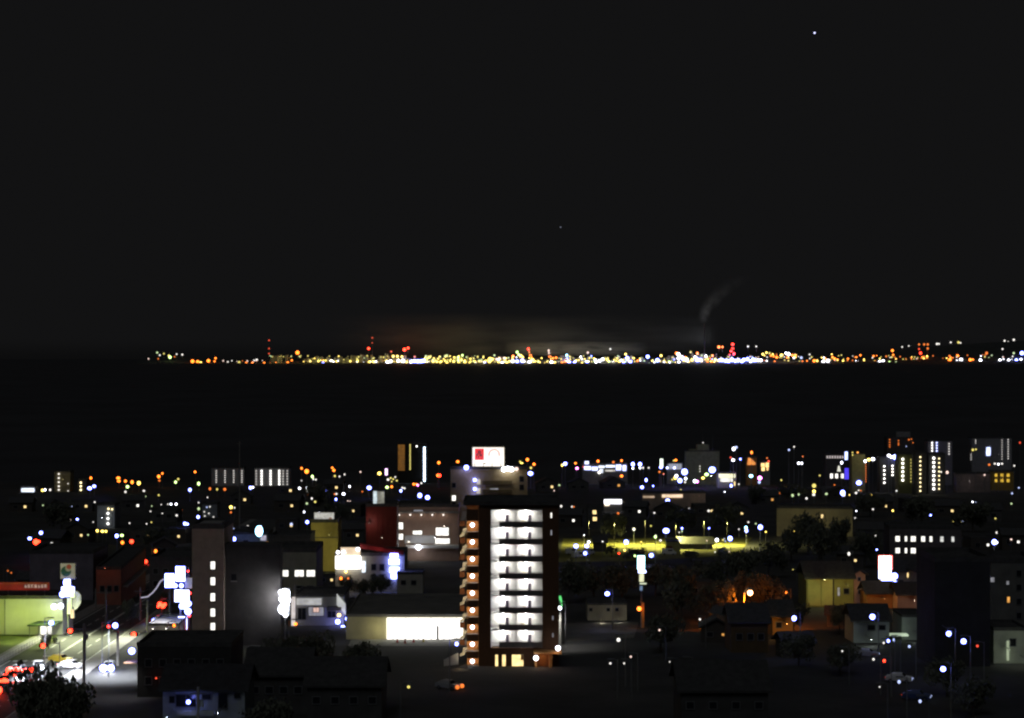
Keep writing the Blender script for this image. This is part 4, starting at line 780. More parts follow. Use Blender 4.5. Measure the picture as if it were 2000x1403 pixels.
# red crossing beacon over the road
D = depth(1212); s = D/F
t = thing('hanging_sign', 'cluster of red lights hung over the far end of the road', 'sign', (wx(315, D), D, gz(D)))
for x, y, r in ((312,1180,4.2),(318,1184,4.6),(322,1181,3.2),(309,1185,2.6)): globe(t, ((x-315)*s, 0, (1212-y)*s), r*s, 'R', 'red_lamp')
MB().tube((0,.6,-.4), (0,.6,(1212-1168)*s), .12).tube((-3*s,.6,(1212-1172)*s), (9*s,.6,(1212-1170)*s), .07).build('pole', steel, t)
# utility poles
def upole(px, pyt, pyb, lab):
    D = depth(pyb); s = D/F; h = (pyb-pyt)*s
    t = thing('utility_pole', lab, 'utility pole', (wx(px, D), D, gz(D)), 0, 'utility poles along the main road')
    MB().tube((0,0,-.5), (0,0,h), .26, .18).build('pole', concrete, t)
    MB().box(-1.1, 1.1, -.08, .08, h-1.0, h-.85).build('crossarm', steel, t)
    if px in (164, 387): MB().tube((.45,-.1,h-2.6), (.45,-.1,h-1.7), .26).build('transformer', steel, t)
for a in ((187,1150,1190,'thin pale utility pole in front of the red-walled warehouse'),(207,1150,1218,'tall pale utility pole right of the red-walled warehouse'),(274,1147,1212,'utility pole holding the left end of the swooping cable'),(288,1172,1236,'dark utility pole left of the white-fronted hall'),(164,1218,1348,'near dark utility pole standing in front of the road'),(230,1224,1300,'dark utility pole under the blue-white lamp by the road'),(387,1342,1440,'near dark utility pole in front of the pale blue house'),(576,1142,1222,'utility pole beside the white floodlight'),(468,862,1062,'faint tall lattice-thin mast rising above the slate office'),(1094,1166,1262,'pole with a green neon tip right of the brown block')):
    upole(*a)
D = depth(1262); s = D/F
t = thing('neon_flag', 'small green neon flag sign on the pole right of the brown block', 'sign', (wx(1094, D), D-.6, gz(D)))
MB().prism([(x*s, (1262-y)*s) for x, y in ((-2.5,1164),(1.5,1163),(3.5,1170),(4.5,1184),(2,1184),(1,1174),(-2,1171))], 0, .25).build('neon_face', emit('green_neon', (.12,1,.22), .75, True, .2, .6), t)
# kerb guard fence, left of the road
t = thing('guard_fence', 'pale metal guard fence along the left kerb of the road', 'fence', (RX(330,-7.6), 330, gz(330)))
pr, pp = MB(), MB()
for k in range(24):
    y = k*2.5 - 22; x = RX(330+y,-7.6)-RX(330,-7.6); z = gz(330+y)-gz(330)+.14
    MB().tube((x,y,z-.1),(x,y,z+1.0),.05,None,6).build('post', concrete, t)
    if k < 23:
        y2 = y+2.5; x2 = RX(330+y2,-7.6)-RX(330,-7.6); z2 = gz(330+y2)-gz(330)+.14
        for hh in (.35,.65,.98): pr.tube((x,y,z+hh),(x2,y2,z2+hh),.04,None,6)
pr.build('rail', white, t)
t = thing('board_fence', 'white-lit board fence at the foot of the brown block', 'fence', P(880, 1301)); 
f = MB()
s = depth(1301)/F
for k in range(9): x = -13*s+k*3.1*s; f.box(x, x+2.6*s, k*.25-.1, k*.25, -.8, 1.15+k*.10)
f.build('boards', white, t)

# ------------------------------------------------------------------ cars
def car_mesh():
    b = MB()
    prof = [(-2.1,.35),(-2.12,.75),(-1.95,.95),(-1.0,1.02),(-.45,1.46),(.95,1.48),(1.75,1.05),(2.05,.95),(2.1,.4)]
    for x0, x1, pr_ in ((-.84,.84,prof),):
        n = len(b.v); k = len(pr_)
        for X, sc_ in ((x0,1),(x1,1)):
            for (y, z) in pr_: b.v.append((X*(.82 if z > 1.2 else 1), y, z))
        b.f.append(tuple(range(n, n+k))); b.f.append(tuple(range(n+2*k-1, n+k-1, -1))); b.m += [0, 0]
        for i in range(k):
            j = (i+1) % k; b.f.append((n+i, n+k+i, n+k+j, n+j)); b.m.append(0)
    return b
CP = {'silver': (.4,.41,.42), 'white': (.75,.75,.74), 'black': (.02,.02,.022), 'red': (.35,.03,.03), 'blue': (.05,.08,.2), 'yellow': (.6,.45,.05)}
WH = MB().tube((-.09,0,0),(.09,0,0),.32,None,14).mesh('wheel', blackm); RIM = MB().tube((-.1,0,0),(.1,0,0),.19,None,10).mesh('rim', steel)
CB = {}
CARS = []
def car(x, y, rz, col, label, head='w', tail='r', hr=.10, tr=.10, group=None, beam=0):
    t = thing('car', label, 'car', (x, y, gz(y)+.03), rz, group)     # local -y is the front
    if col not in CB: CB[col] = car_mesh().mesh('body', mat(col+'_car_paint', CP[col], .35, .05, 2, 0, .5))
    link('body', CB[col], t)
    MB().quad((-.72,-1.02,1.06),(.72,-1.02,1.06),(.60,-.52,1.44),(-.60,-.52,1.44)).build('windscreen', glassd, t)
    MB().quad((.72,1.72,1.1),(-.72,1.72,1.1),(-.60,1.02,1.46),(.60,1.02,1.46)).build('rear_window', glassd, t)
    for sx in (-1, 1):
        MB().quad((sx*.80,-.9,1.08),(sx*.80,1.5,1.08),(sx*.705,.9,1.42),(sx*.705,-.4,1.42)).build('side_window', glassd, t)
        for yy in (-1.3, 1.3): link('rim', RIM, link('wheel', WH, t, (sx*.78, yy, .32)))
        globe(t, (sx*.62, -2.1-hr*.3, .68), hr, head, 'headlight'); globe(t, (sx*.64, 2.1+tr*.3, .78), tr, tail, 'taillight')
    CARS.append(t)
    if beam:
        for sx in (-1, 1): glow(t, (sx*.62, -2.4-hr, .75), (.95,.97,1), beam, .15, 80, (0, -1, -.42), .8)
    return t
EASTW = math.atan2(.066, 1)
def on_road(px, py): D = depth(py-5); return wx(px, D), D
x, y = on_road(213, 1314); car(x, y, EASTW, 'silver', 'oncoming car with dazzling headlights near the bottom of the road', 'B', 'r', .62, .08, 'cars on the main road', 1500)
x, y = on_road(310, 1222); car(x, y, EASTW, 'white', 'oncoming car with dazzling headlights farther up the road', 'B', 'r', .62, .08, 'cars on the main road', 1200)
labs = ['at the back of the queue, cut by the left edge', 'second from the left edge in the queue', 'in the middle of the brake-lit queue', 'fourth in the brake-lit queue', 'at the head of the brake-lit queue']
for i, (px, py, c) in enumerate(((2,1358,'black'),(14,1342,'silver'),(30,1334,'red'),(38,1320,'silver'),(56,1322,'black'))):
    x, y = on_road(px, py); car(x, y, PI+EASTW+R(-14), c, 'car with red brake lights ' + labs[i], 'w', 'R', .1, .62, 'cars queueing with brake lights')
    if i % 2 == 0: glow(CARS[-1], (0, 3.2, .9), (1,.05,.015), 900, .3, 150, (0, 1, -.5), .6)
x, y = on_road(46, 1337); car(x, y, PI+EASTW, 'white', 'pale car with one white reversing glare in the brake-lit queue', 'w', 'W', .1, .36, 'cars queueing with brake lights')
x, y = on_road(75, 1313); car(x, y, EASTW+R(10), 'white', 'car with a white and red glare waiting below the kerb fence', 'W', 'R', .4, .2, 'cars on the main road')
x, y = on_road(362, 1253); car(x, y, EASTW, 'red', 'red-rimmed car with a bright lamp at the foot of the stair tower', 'W', 'R', .42, .3, 'cars parked in the dark')
x, y = on_road(118, 1300); car(x, y, EASTW+R(60), 'yellow', 'orange-yellow car crossing the junction', 'w', 'r', .1, .1, 'cars on the main road')
x, y = on_road(138, 1312); car(x, y, EASTW+R(70), 'white', 'white car crossing the junction in the glare', 'w', 'R', .1, .1, 'cars on the main road')
for i, (px, py, c, d) in enumerate(((776,1255,'red','leftmost red cone on the store forecourt'),(791,1257,'red','tallest red cone, second on the store forecourt'),(808,1255,'red','third red cone on the store forecourt, beside the yellow one'),(827,1254,'yellow','yellow cone on the store forecourt'))):
    x, y = on_road(px, py+5); t = thing('traffic_cone', d, 'traffic cone', (x, y, gz(y)), 0, 'cones on the store forecourt'); hh = .85 if i != 1 else 1.05
    MB().tube((0,0,.05), (0,0,hh), .26, .04, 10).build('cone', mat(c+'_cone_plastic', {'red':(.7,.10,.08),'yellow':(.8,.6,.05)}[c], .5, .1, 2), t); MB().box(-.3,.3,-.3,.3,-.1,.05).build('base', blackm, t)
for i, (px, py, c, d) in enumerate(((876,1352,'silver','car with amber lamps reflecting near the bottom centre'),(1540,1266,'silver','grey parked car catching faint light below the orange-lit house'),(1693,1289,'silver','silver parked car left of the small red lamp'),(1790,1373,'blue','bluish parked car at the bottom right'),(1895,1284,'white','white car with a lit roof right of the two street lamps'),(1756,1338,'white','pale parked car below the red lamp'),(1290,1236,'silver','faint parked car right of the car park'))):
    x, y = on_road(px, py); t = car(x, y, R(70 if i else 55), c, d, 'o' if i == 0 else 'b', 'r', .34 if i == 0 else .09, .05, 'cars parked in the dark')
    glow(t, (0, -1.5, 3.6), (1,.6,.3) if i == 0 else (.85,.9,1), 10 if i != 3 else 14, .3)
# pale vans by the sports ground
def van(px, py, lab, rz):
    D = depth(py); t = thing('parked_van', lab, 'van', (wx(px, D), D, gz(D)+.03), rz, 'vans by the sports ground')
    MB().prism([(-2.4,.35),(2.4,.35),(2.4,1.0),(1.7,1.25),(1.2,2.1),(-2.4,2.2)], -.9, .9).build('body', white, t)
    for sx in (-.905, .905): MB().box(-.3, 1.2, min(sx, sx*1.01), max(sx, sx*1.01), 1.35, 1.9).build('window', glassd, t)
    for yy in (-.8, .8):
        for xx in (-1.5, 1.5): MB().tube((xx, yy-.1, .33), (xx, yy+.12, .33), .34, None, 12).build('wheel', blackm, t)
for a in ((1118,1083,'white van at the left corner of the sports ground',.1),(1131,1090,'white van under three blue-white lamps',.4),(1150,1084,'white van right of the three blue-white lamps',.9),(1345,1072,'pale van on the lit sports ground',.2),(1307,1084,'van with a red end on the lit sports ground',-.2)): van(*a)
# masts added to light the sports ground yellow, bulbs kept tiny
for px, py in ((1150,1064),(1200,1068),(1260,1064),(1320,1072),(1375,1064),(1420,1066)):
    D = depth(py); t = thing('fill_light_mast', None, 'floodlight', (wx(px, D), D, gz(D)), 0, 'added fill-light masts around the sports ground')
    MB().tube((0,0,-.5), (0,0,9.0), .06, .05, 6).build('pole', blackm, t); MB().box(-.5,.5,-.2,.2,9.0,9.2).build('lamp_head', blackm, t)
    globe(t, (0,0,8.95), .10, 'y', 'bulb'); glow(t, (0,-.3,8.6), (1,.93,.28), 26000 if px > 1240 else 13000, .3, 168, (0,0,-1), .3)
    LAMPS.append((t, 'slim added fill-light mast beside the yellow-green sports ground', px, 'added fill-light masts around the sports ground'))

b = Bld('low yellow-lit shed with a red end panel on the sports ground', 'shed', 1302, 1328, 1059, 1082, 6, mat('straw_render', (.40,.38,.14), .85, .2, .4)); b.panel('red_panel', 1303, 1067, 1313, 1075, redw, -.02, .1)
b = Bld('long dark low roof across the middle of the lit sports ground', 'shed', 1326, 1392, 1063, 1073, 7, darkconc, roof='gablex')
b = Bld('low dark store hut at the left part of the lit sports ground', 'shed', 1160, 1184, 1060, 1078, 6, darkconc, roof='gablex')
# ------------------------------------------------------------------ trees
def tree_mesh(seed, n=1700):
    r = random.Random(seed); b = MB()
    cl = [(r.uniform(-.55,.55), r.uniform(-.55,.55), r.uniform(.42,.92), r.uniform(.22,.4)) for _ in range(13)] + [(0,0,.75,.42)]
    for _ in range(n):
        c = r.choice(cl); d = Vector((r.gauss(0,1), r.gauss(0,1), r.gauss(0,1))).normalized() * c[3] * r.random()**.4
        p = Vector(c[:3]) + d*Vector((1,1,.7)).length/1.6; a = Vector((r.gauss(0,1), r.gauss(0,1), r.gauss(0,1))).normalized(); q = a.orthogonal().normalized(); q2 = a.cross(q); e = r.uniform(.025,.055)
        b.quad(tuple(p-q*e-q2*e*.6), tuple(p+q*e-q2*e*.6), tuple(p+q*e+q2*e*.6), tuple(p-q*e+q2*e*.6))
    tr = MB().tube((0,0,-.06), (.02,.01,.55), .05, .03, 8)
    for k in range(5):
        a = k*1.3; tr.tube((.01,0,.32+.05*k), (.38*math.cos(a), .38*math.sin(a), .62+.05*k), .022, .008, 6)
    return b.mesh('crown', leafm), tr.mesh('trunk', woodd)
TR = [tree_mesh(k) for k in range(3)]
TREES = []
def tree(px, pyt, pyb, wpx, i=0):
    D = depth(pyb); s = D/F; h = (pyb-pyt)*s/1.05; wd = wpx*s/1.7
    t = thing('tree', None, 'tree', (wx(px, D), D, gz(D)), rnd.uniform(0, 6)); c, k = TR[i % 3]
    link('crown', c, t, None, (wd, wd, h)); link('trunk', k, t, None, (wd, wd, h))
    TREES.append((t, px, pyb, wpx))
for i, a in enumerate(((1578,1010,1085,70),(1638,1016,1080,52),(1545,1032,1100,60),(1600,1030,1110,70),(1690,1040,1110,60),(1500,1060,1130,70),(1440,1082,1150,80),(1390,1099,1150,70),(1330,1108,1160,80),(1280,1108,1165,70),(1215,1106,1170,80),(1160,1108,1175,80),(1110,1104,1180,60),(1330,1120,1215,90),(1400,1140,1225,80),(1500,1130,1205,90),(1550,1180,1232,60),(745,1125,1168,50),(712,1135,1172,40),(680,1128,1165,40),(620,1240,1310,80),(700,1262,1330,90),(560,1250,1330,90),(1290,1205,1275,90),(1640,1186,1240,60),(1560,1245,1300,80),(1640,1262,1320,80),(320,1160,1205,40),(255,1175,1222,36),(88,1306,1460,140),(130,1340,1470,120),(520,1375,1460,110),(1960,1180,1235,60),(1850,1290,1360,80),(1900,1330,1400,90),(95,1240,1268,30),(1408,1072,1096,30),(1240,1072,1099,46),(1195,1066,1088,26),(1350,1078,1098,40),(1452,1122,1194,80),(1480,950,985,40),(1550,948,982,60),(1200,1010,1055,60),(1330,990,1040,70),(1420,990,1045,70),(660,985,1030,60),(310,1030,1075,60),(120,985,1040,80),(620,950,990,50),(1700,965,1010,60),(1800,975,1030,80),(1900,985,1040,80))): tree(*a, i)

# ------------------------------------------------------------------ dark houses of the town
DARKH = []
for px, py, wpx, hpx in ((40,1000,44,18),(110,1010,50,20),(160,1000,40,20),(260,1000,44,22),(320,1020,50,22),(90,1075,60,24),(150,1060,46,26),(280,1060,52,22),(340,1062,46,26),(560,1000,50,22),(620,990,44,20),(680,1010,50,22),(690,1060,40,26),(560,1040,44,24),(650,960,36,14),(560,965,36,12),(470,985,40,16),(1060,1000,44,24),(1110,1030,50,24),(1070,960,40,16),(1130,960,40,16),(1200,955,44,12),(1240,1010,44,20),(1300,1015,48,20),(1380,1010,50,22),(1440,1015,46,22),(1500,985,44,16),(1580,975,46,16),(1640,975,40,14),(1720,1000,50,20),(1790,1000,50,22),(1850,1010,48,22),(1930,1020,52,24),(1700,1060,50,26),(1660,1110,52,28),(1920,1080,50,28),(1980,1075,44,30),(1290,1140,60,28),(1370,1170,60,30),(1480,1170,56,24),(1200,1150,54,24),(1130,1150,46,22),(1400,1255,60,28),(1640,1225,48,24),(1560,1285,60,30),(640,1145,40,22),(700,1195,44,18),(460,1060,40,20),(320,1085,44,20),(60,1150,50,18)):
    lit = rnd.choice((None, pane_w, pane_y, pane_o, pane_y)); nm = ('dark house with a lit window ' if lit else 'dark unlit house ') + near_phrase(px, py-hpx/2)
    b = Bld(None, 'house', px-wpx/2, px+wpx/2, py-hpx, py, wpx*depth(py)/F*.8, darkconc if rnd.random() < .5 else woodd, roof=rnd.choice(('gablex','gablex','gable','flat')), yaw=rnd.uniform(-14,14))
    b.t.name = 'house'; b.grid([px-wpx*.22], [py-hpx*.55], wpx*.18, hpx*.3, glassd); b.grid([px+wpx*.2], [py-hpx*.55], 4.5 if lit else wpx*.18, 4.5 if lit else hpx*.3, lit or glassd)
    LAMPS.append((b.t, nm, px, 'dark houses of the town'))

# ------------------------------------------------------------------ far shore across the bay
FD = 13900.0
def FX(px): return (px-1000)/F*FD
def FZ(py): return CAMZ-(py-HY)/F*FD
hill = [(268,711),(290,704),(310,695),(345,694),(380,700),(430,704),(520,704),(600,700),(760,702),(900,703),(1200,702),(1400,700),(1490,701),(1560,697),(1640,697),(1720,691),(1780,682),(1850,675),(1950,668),(2060,662),(2300,655),(2700,668)]
lm_ = MB(); n = len(hill)
rows = ((0,0.0),(250,.12),(700,.55),(1400,1.0),(3200,.6))
hr_ = random.Random(3)
for d, k in rows:
    for px, py in hill: lm_.v.append((FX(px)*(1+d/FD), FD+d, max(-1, (FZ(py)-FZ(711))*k*(1+.0*d)) + (hr_.uniform(0,3) if k > .3 else 0) - (1 if d == 0 else 0)))
for a in range(len(rows)-1):
    for i in range(n-1): lm_.f.append((a*n+i, a*n+i+1, (a+1)*n+i+1, (a+1)*n+i)); lm_.m.append(0)
struct(lm_.build('far_shore', mat('far_land', (.07,.075,.07), .95, .3, .01)))
FARN = []
FLM = [(300,690,'on the far left headland'),(400,706,'at the far orange harbour'),(525,690,'below the first far mast'),(581,690,'by the lone big orange far lamp'),(680,700,'in the dim far yellow-green works'),(724,690,'below the second red-tipped mast'),(775,700,'under the red glow of the far works'),(815,706,'in the far white dockside bar'),(890,703,'in the far yellow tank farm'),(985,705,'in the far pinkish pipe works'),(1036,697,'around the red-tipped flare stack'),(1075,697,'around the second flare stack'),(1130,706,'on the quay under the drifting smoke'),(1225,703,'in the white cluster beyond the smoke'),(1290,704,'on the quay right of the smoke'),(1355,700,'in the far plant below the plume'),(1445,704,'in the far long white row'),(1520,696,'on the far point past the red tower'),(1610,703,'in the far mixed harbour lights'),(1700,704,'in the far slanting yellow lights'),(1735,700,'left of the red dotted tower'),(1800,690,'around the red dotted tower'),(1870,703,'in the far orange town cluster'),(1840,671,'high on the far hill'),(1970,665,'high on the hill at the right edge'),(1960,702,'in the white cluster at far right')]
FSC = .94
FST = {}
def far_stuff(px, py, c, r):
    k = (FD+410)/F; FST.setdefault(c, MB()).ball(((px-1000)*k, FD+410, CAMZ-(py-HY)*k), r*FSC*k, 0, 6, 4)
def far_light(px, py, c, r, d=0):
    dd = FD + 260 + d; k = dd/F
    zz = CAMZ-(py-HY)*k; x = (px-1000)*k
    zb = max(0.5, zz - rnd.uniform(14, 40)); 
    m = MB().ball((0,0,0), r*FSC*k, 0, 8, 6).tube((0, r*k*.4, min(-4, 2-zz) if d == 0 else -40), (0, r*k*.4, 0), 1.1, .8, 5, 1)
    o = m.build('flood_light', [lm(c), steel], None, (x, dd, zz))
    ph = min(FLM, key=lambda L: math.hypot(px-L[0], 2*(py-L[1])))[2]
    o['category'] = 'light'; LAMPS.append((o, ('large ' if r >= 3 else 'tiny ' if r < 1.6 else '') + CN[c] + ' light ' + ph, px, 'lights across the bay'))
FAR = '''290 701 p 1.3;307 689 g 1.8;312 694 w 1.5;309 701 o 1.2;320 691 y 1.4;330 695 y 2.2;332 698 G 2.6;345 692 w 1.4;356 693 w 1.7;341 697 o 1.2;376 706 O 3.2;386 707 O 3;392 709 Y 2.4;407 705 O 3;421 700 O 1.8;419 706 O 1.6;436 705 p 1.3;445 707 w 1.3;467 708 y 2.4;481 710 O 2.5;493 710 O 2.5;502 703 w 1.6;496 704 w 1.2;516 710 O 2.4;528 710 o 2;539 710 O 2.3;550 710 o 1.9;562 709 O 2.3;570 704 O 1.6;581 689 O 3.4;631 711 B 3.2;628 704 o 1.6;722 707 Y 2.2;730 707 Y 2.6;757 708 W 3;763 706 W 2.6;778 705 W 2.6;787 705 W 3.2;794 708 Y 2.2;720 681 R 2.2;727 660 r 1.4;727 670 r 1.2;790 683 R 2.8;797 680 R 1.9;764 687 r 1.6;768 696 Y 2.2;776 696 Y 2;785 697 Y 2;810 697 o 1.8;841 696 y 1.8
804 706 B 3;810 706 B 3.2;816 706 B 3.4;822 706 B 3.2;827 705 B 3.2;802 709 W 2;832 706 Y 2;846 706 Y 2.4;853 707 Y 1.6;860 708 Y 2.2;873 709 Y 2.2;886 706 Y 2.2;895 704 G 2;895 698 G 2;896 708 Y 2.2;903 694 G 1.8;901 703 Y 1.8;908 708 Y 2.4;917 709 Y 1.6;929 711 W 2.6;949 712 B 3.4;946 709 W 2;956 706 Y 3;961 702 Y 2.6;957 700 Y 2;970 702 p 2.6;976 700 p 2.4;985 700 p 2.6;975 708 Y 2.8;981 709 W 2.4;990 709 Y 2.8;986 706 Y 2;1001 706 W 2.6;1010 706 B 3;1020 705 B 3.2;1017 695 Y 2.6;1021 698 Y 2;1013 693 G 1.8;1010 688 G 2.2;1002 696 O 2.4;1032 682 R 2.2;1034 688 o 2.2;1036 694 O 2.2;1037 698 O 2.2;1040 703 Y 3;1034 708 W 3.4;1035 712 O 1.8;1072 685 p 2.2;1073 690 p 2.2;1074 697 O 2.4;1080 700 O 2;1086 699 O 2;1077 708 W 2.8;1083 709 Y 2.8;1088 711 Y 1.8;1064 711 Y 2.6;1054 708 Y 1.6;1098 709 O 2.6;1104 706 O 2.2;1112 709 B 3;1122 710 B 3.6;1137 710 Y 2.2;1147 710 B 3.4;1148 689 p 2;1192 682 w 1.7;1107 694 C 1.8;1112 696 y 1.6;1163 704 W 2.4;1171 705 W 2.6;1177 702 W 2.6;1164 708 W 1.8;1187 700 y 2.2;1187 704 Y 1.8;1210 706 Y 2.2;1218 710 B 2.8;1225 700 B 3.4;1231 709 B 2.8;1222 692 Y 2;1238 700 Y 1.6;1245 705 O 1.8
1252 712 Y 2.4;1265 697 B 3;1268 711 G 2.4;1274 705 Y 1.6;1284 704 B 3.4;1278 709 W 1.8;1292 710 Y 1.8;1297 708 W 1.6;1291 695 Y 2.2;1302 709 Y 1.8;1308 709 W 1.6;1319 709 Y 1.8;1326 708 W 2.4;1321 690 O 2.4;1325 692 W 2.8;1325 700 W 2.6;1333 700 B 3.2;1341 703 W 2.8;1345 707 Y 1.8;1349 688 y 2;1362 690 O 2.2;1362 703 B 3.8;1368 703 B 3;1358 698 W 2.4;1352 703 Y 2.6;1378 696 W 2.4;1382 706 O 1.8;1390 706 O 2.2;1397 703 G 2;1395 707 Y 1.6;1406 704 B 2.6;1411 704 B 3;1417 705 B 3;1423 706 B 3.2;1430 703 B 3.4;1436 705 B 3.2;1442 704 B 3.4;1449 706 B 3;1453 703 B 3.2;1460 702 B 3.2;1466 706 W 2.2;1471 703 B 3.6;1475 704 B 2.8;1481 704 W 2.4;1486 704 W 2.6;1464 710 Y 1.6;1487 710 Y 1.6;1404 678 O 2.6;1411 678 O 1.8;1431 673 R 2.5;1431 681 R 2.2;1428 686 R 1.9;1433 691 R 2.6;1425 693 r 2;1461 677 w 1.8;1477 677 w 1.6;1490 692 Y 2;1497 689 Y 1.8;1503 690 y 1.8;1506 695 O 1.8;1517 698 O 2.4;1511 696 O 1.8;1526 694 Y 2.4;1540 692 W 3;1535 690 W 2;1552 695 O 2.6;1547 694 O 2;1565 699 b 2.4;1608 707 W 3;1617 705 W 3;1590 705 O 2.6;1596 705 Y 1.8;1630 701 O 2.4;1626 698 O 2
1718 707 W 2.6;1725 706 W 2.8;1715 708 W 1.8;1737 708 G 2.4;1750 708 g 2;1743 685 O 2.4;1798 690 R 2.2;1795 682 r 1.8;1795 673 o 1.8;1805 673 o 2;1812 673 o 2;1812 681 o 2;1830 672 w 2;1834 672 w 1.5;1857 669 w 1.6;1872 669 y 2.2;1876 670 w 1.4;1962 666 w 1.8;1969 668 w 1.4;1980 664 w 2;1855 704 O 3.4;1869 706 W 2.6;1877 703 W 3;1895 703 O 2.8;1900 703 O 2;1915 704 W 2.6;1920 705 W 1.8;1953 704 W 2.4;1960 703 W 2;1970 704 W 2.4;1976 704 W 2.4;1985 704 B 3;1996 690 B 3.4;1994 703 W 2.6;1927 690 o 2.6;1958 682 w 1.6;1762 678 w 1.4;1775 676 w 1.2;1980 690 g 2'''
for ln in FAR.replace('\n', ';').split(';'):
    a, b_, c, r = ln.split(); px, py = float(a), float(b_)
    far_light(px, py, c, float(r)*1.1, 2000 if (py < 679 and px > 1760) else rnd.uniform(0, 90) if py > 699 else 120)
fr_ = random.Random(11); nfar = FAR.count(';') + FAR.count('\n') + 1
def fill(n_, x0, x1, y0, y1, cs, r0, r1):
    for _ in range(n_*2): far_stuff(fr_.uniform(x0, x1), fr_.uniform(y0, y1), fr_.choice(cs), fr_.uniform(r0, r1))
fill(16, 590, 770, 695, 709, 'yygyyY', 1.0, 1.8); fill(6, 520, 590, 695, 698, 'yg', .9, 1.5); fill(9, 830, 960, 695, 709, 'Yyg', .9, 1.6)
fill(16, 1560, 1745, 691, 706, 'yyoYwO', 1.0, 2.0); fill(16, 1800, 1915, 694, 707, 'OoOoYO', 1.2, 2.4); fill(9, 1915, 2000, 690, 706, 'ywgoW', 1.0, 2.0); fill(6, 440, 520, 702, 708, 'wpo', .8, 1.3); fill(8, 1745, 1800, 696, 704, 'yoY', 1.0, 1.6)
fill(26, 830, 1010, 694, 710, 'YyYgWy', 1.0, 2.2); fill(14, 1090, 1260, 694, 710, 'YyWgB', 1.0, 2.0); fill(18, 1250, 1405, 692, 710, 'YyWgBO', 1.0, 2.2); fill(10, 1405, 1490, 696, 702, 'wybp', 1.0, 1.8); fill(10, 640, 830, 703, 709, 'YyW', 1.2, 2.0); fill(8, 1490, 1560, 692, 699, 'yYow', 1.0, 1.8)
fill(60, 590, 1490, 704, 710.5, 'YyYWyGY', 1.2, 2.1); fill(30, 830, 1400, 698, 706, 'YyYy', 1.0, 1.7); fill(20, 1490, 2000, 696, 707, 'YyOowW', 1.1, 1.9)
am = MB(); cs_ = sorted(FST)
for i, c in enumerate(cs_):
    n0 = len(am.v); q = FST[c]; am.v += q.v; am.f += [tuple(n0+j for j in f) for f in q.f]; am.m += [i]*len(q.f)
tag(am.build('plant_lights', [lm(c) for c in cs_]), 'countless tiny yellow and white plant lights massed along the far shore', 'lights', None, 'stuff')
# the low dim works behind the lamps: plant blocks that catch the yellow light
for i, (x0, x1, yt, m_) in enumerate(((528,566,694,.05),(592,640,696,.06),(650,700,694,.06),(702,760,692,.06),(762,800,694,.09),(830,870,699,.05),(880,930,695,.06),(950,1030,697,.08),(1090,1160,694,.05),(1200,1260,695,.05),(1300,1345,694,.05),(1352,1400,690,.05))):
    k = (FD+420)/F; z1 = CAMZ-(yt-HY)*k
    t = thing('refinery_block', None, 'plant building', ((x0+x1-2000)/2*k, FD+420, 0), 0, 'plant blocks across the bay'); hw_ = (x1-x0)/2*k
    pl = MB(); r_ = random.Random(i)
    for _ in range(16): a = r_.uniform(-hw_, hw_*.9); pl.box(a, a+r_.uniform(6, 26), r_.uniform(0, 20), r_.uniform(30, 60), -2, z1*r_.uniform(.45, 1))
    pl.build('plant_hall', mat('plant_cladding', (.35,.34,.28), .8, .4, .02), t)
    tk = MB()
    for _ in range(6): a = r_.uniform(-hw_, hw_); tk.tube((a, -14, -2), (a, -14, z1*r_.uniform(.4, 1.1)), r_.uniform(2, 5), None, 8)
    tk.build('pipe_column', mat('plant_pipe_steel', (.5,.48,.4), .6, .3, .05), t)
    glow(t, (0, -90, 35), (1,.85,.25), 52000*(m_/.05), 4)
    LAMPS.append((t, 'dim yellow-lit plant block ' + min(FLM, key=lambda L: abs((x0+x1)/2-L[0]) + 2*abs(700-L[1]))[2], (x0+x1)/2, 'plant blocks across the bay'))
for px, yt, lab in ((525.5,664,'thin far mast with faint red lamps near the left across the bay'),(727,658,'thin far mast with faint red lamps left of the red glow'),(1431,672,'far tower with a column of red lamps'),(1036,682,'lit flare stack with a red tip across the bay'),(1074,684,'second lit flare stack, right of the red-tipped one'),(1376,632,'tall dark chimney across the bay, giving off the thin plume')):
    k = (FD+340)/F; z1 = CAMZ-(yt-HY)*k
    t = thing('chimney', lab, 'chimney', ((px-1000)*k, FD+340, 0), 0, 'stacks and masts across the bay')
    MB().tube((0,0,-2), (0,0,z1), 5 if px > 1000 else 2, 3 if px > 1000 else 1.2, 10).build('shaft', mat('stack_steel', (.06,.06,.06) if px == 1376 else (.09,.08,.08), .8, .3, .05), t)
    if px == 525.5:
        for y in (665, 681, 691): globe(t, (0,-3,CAMZ-(y-HY)*k), 1.3*k, 'r', 'beacon')
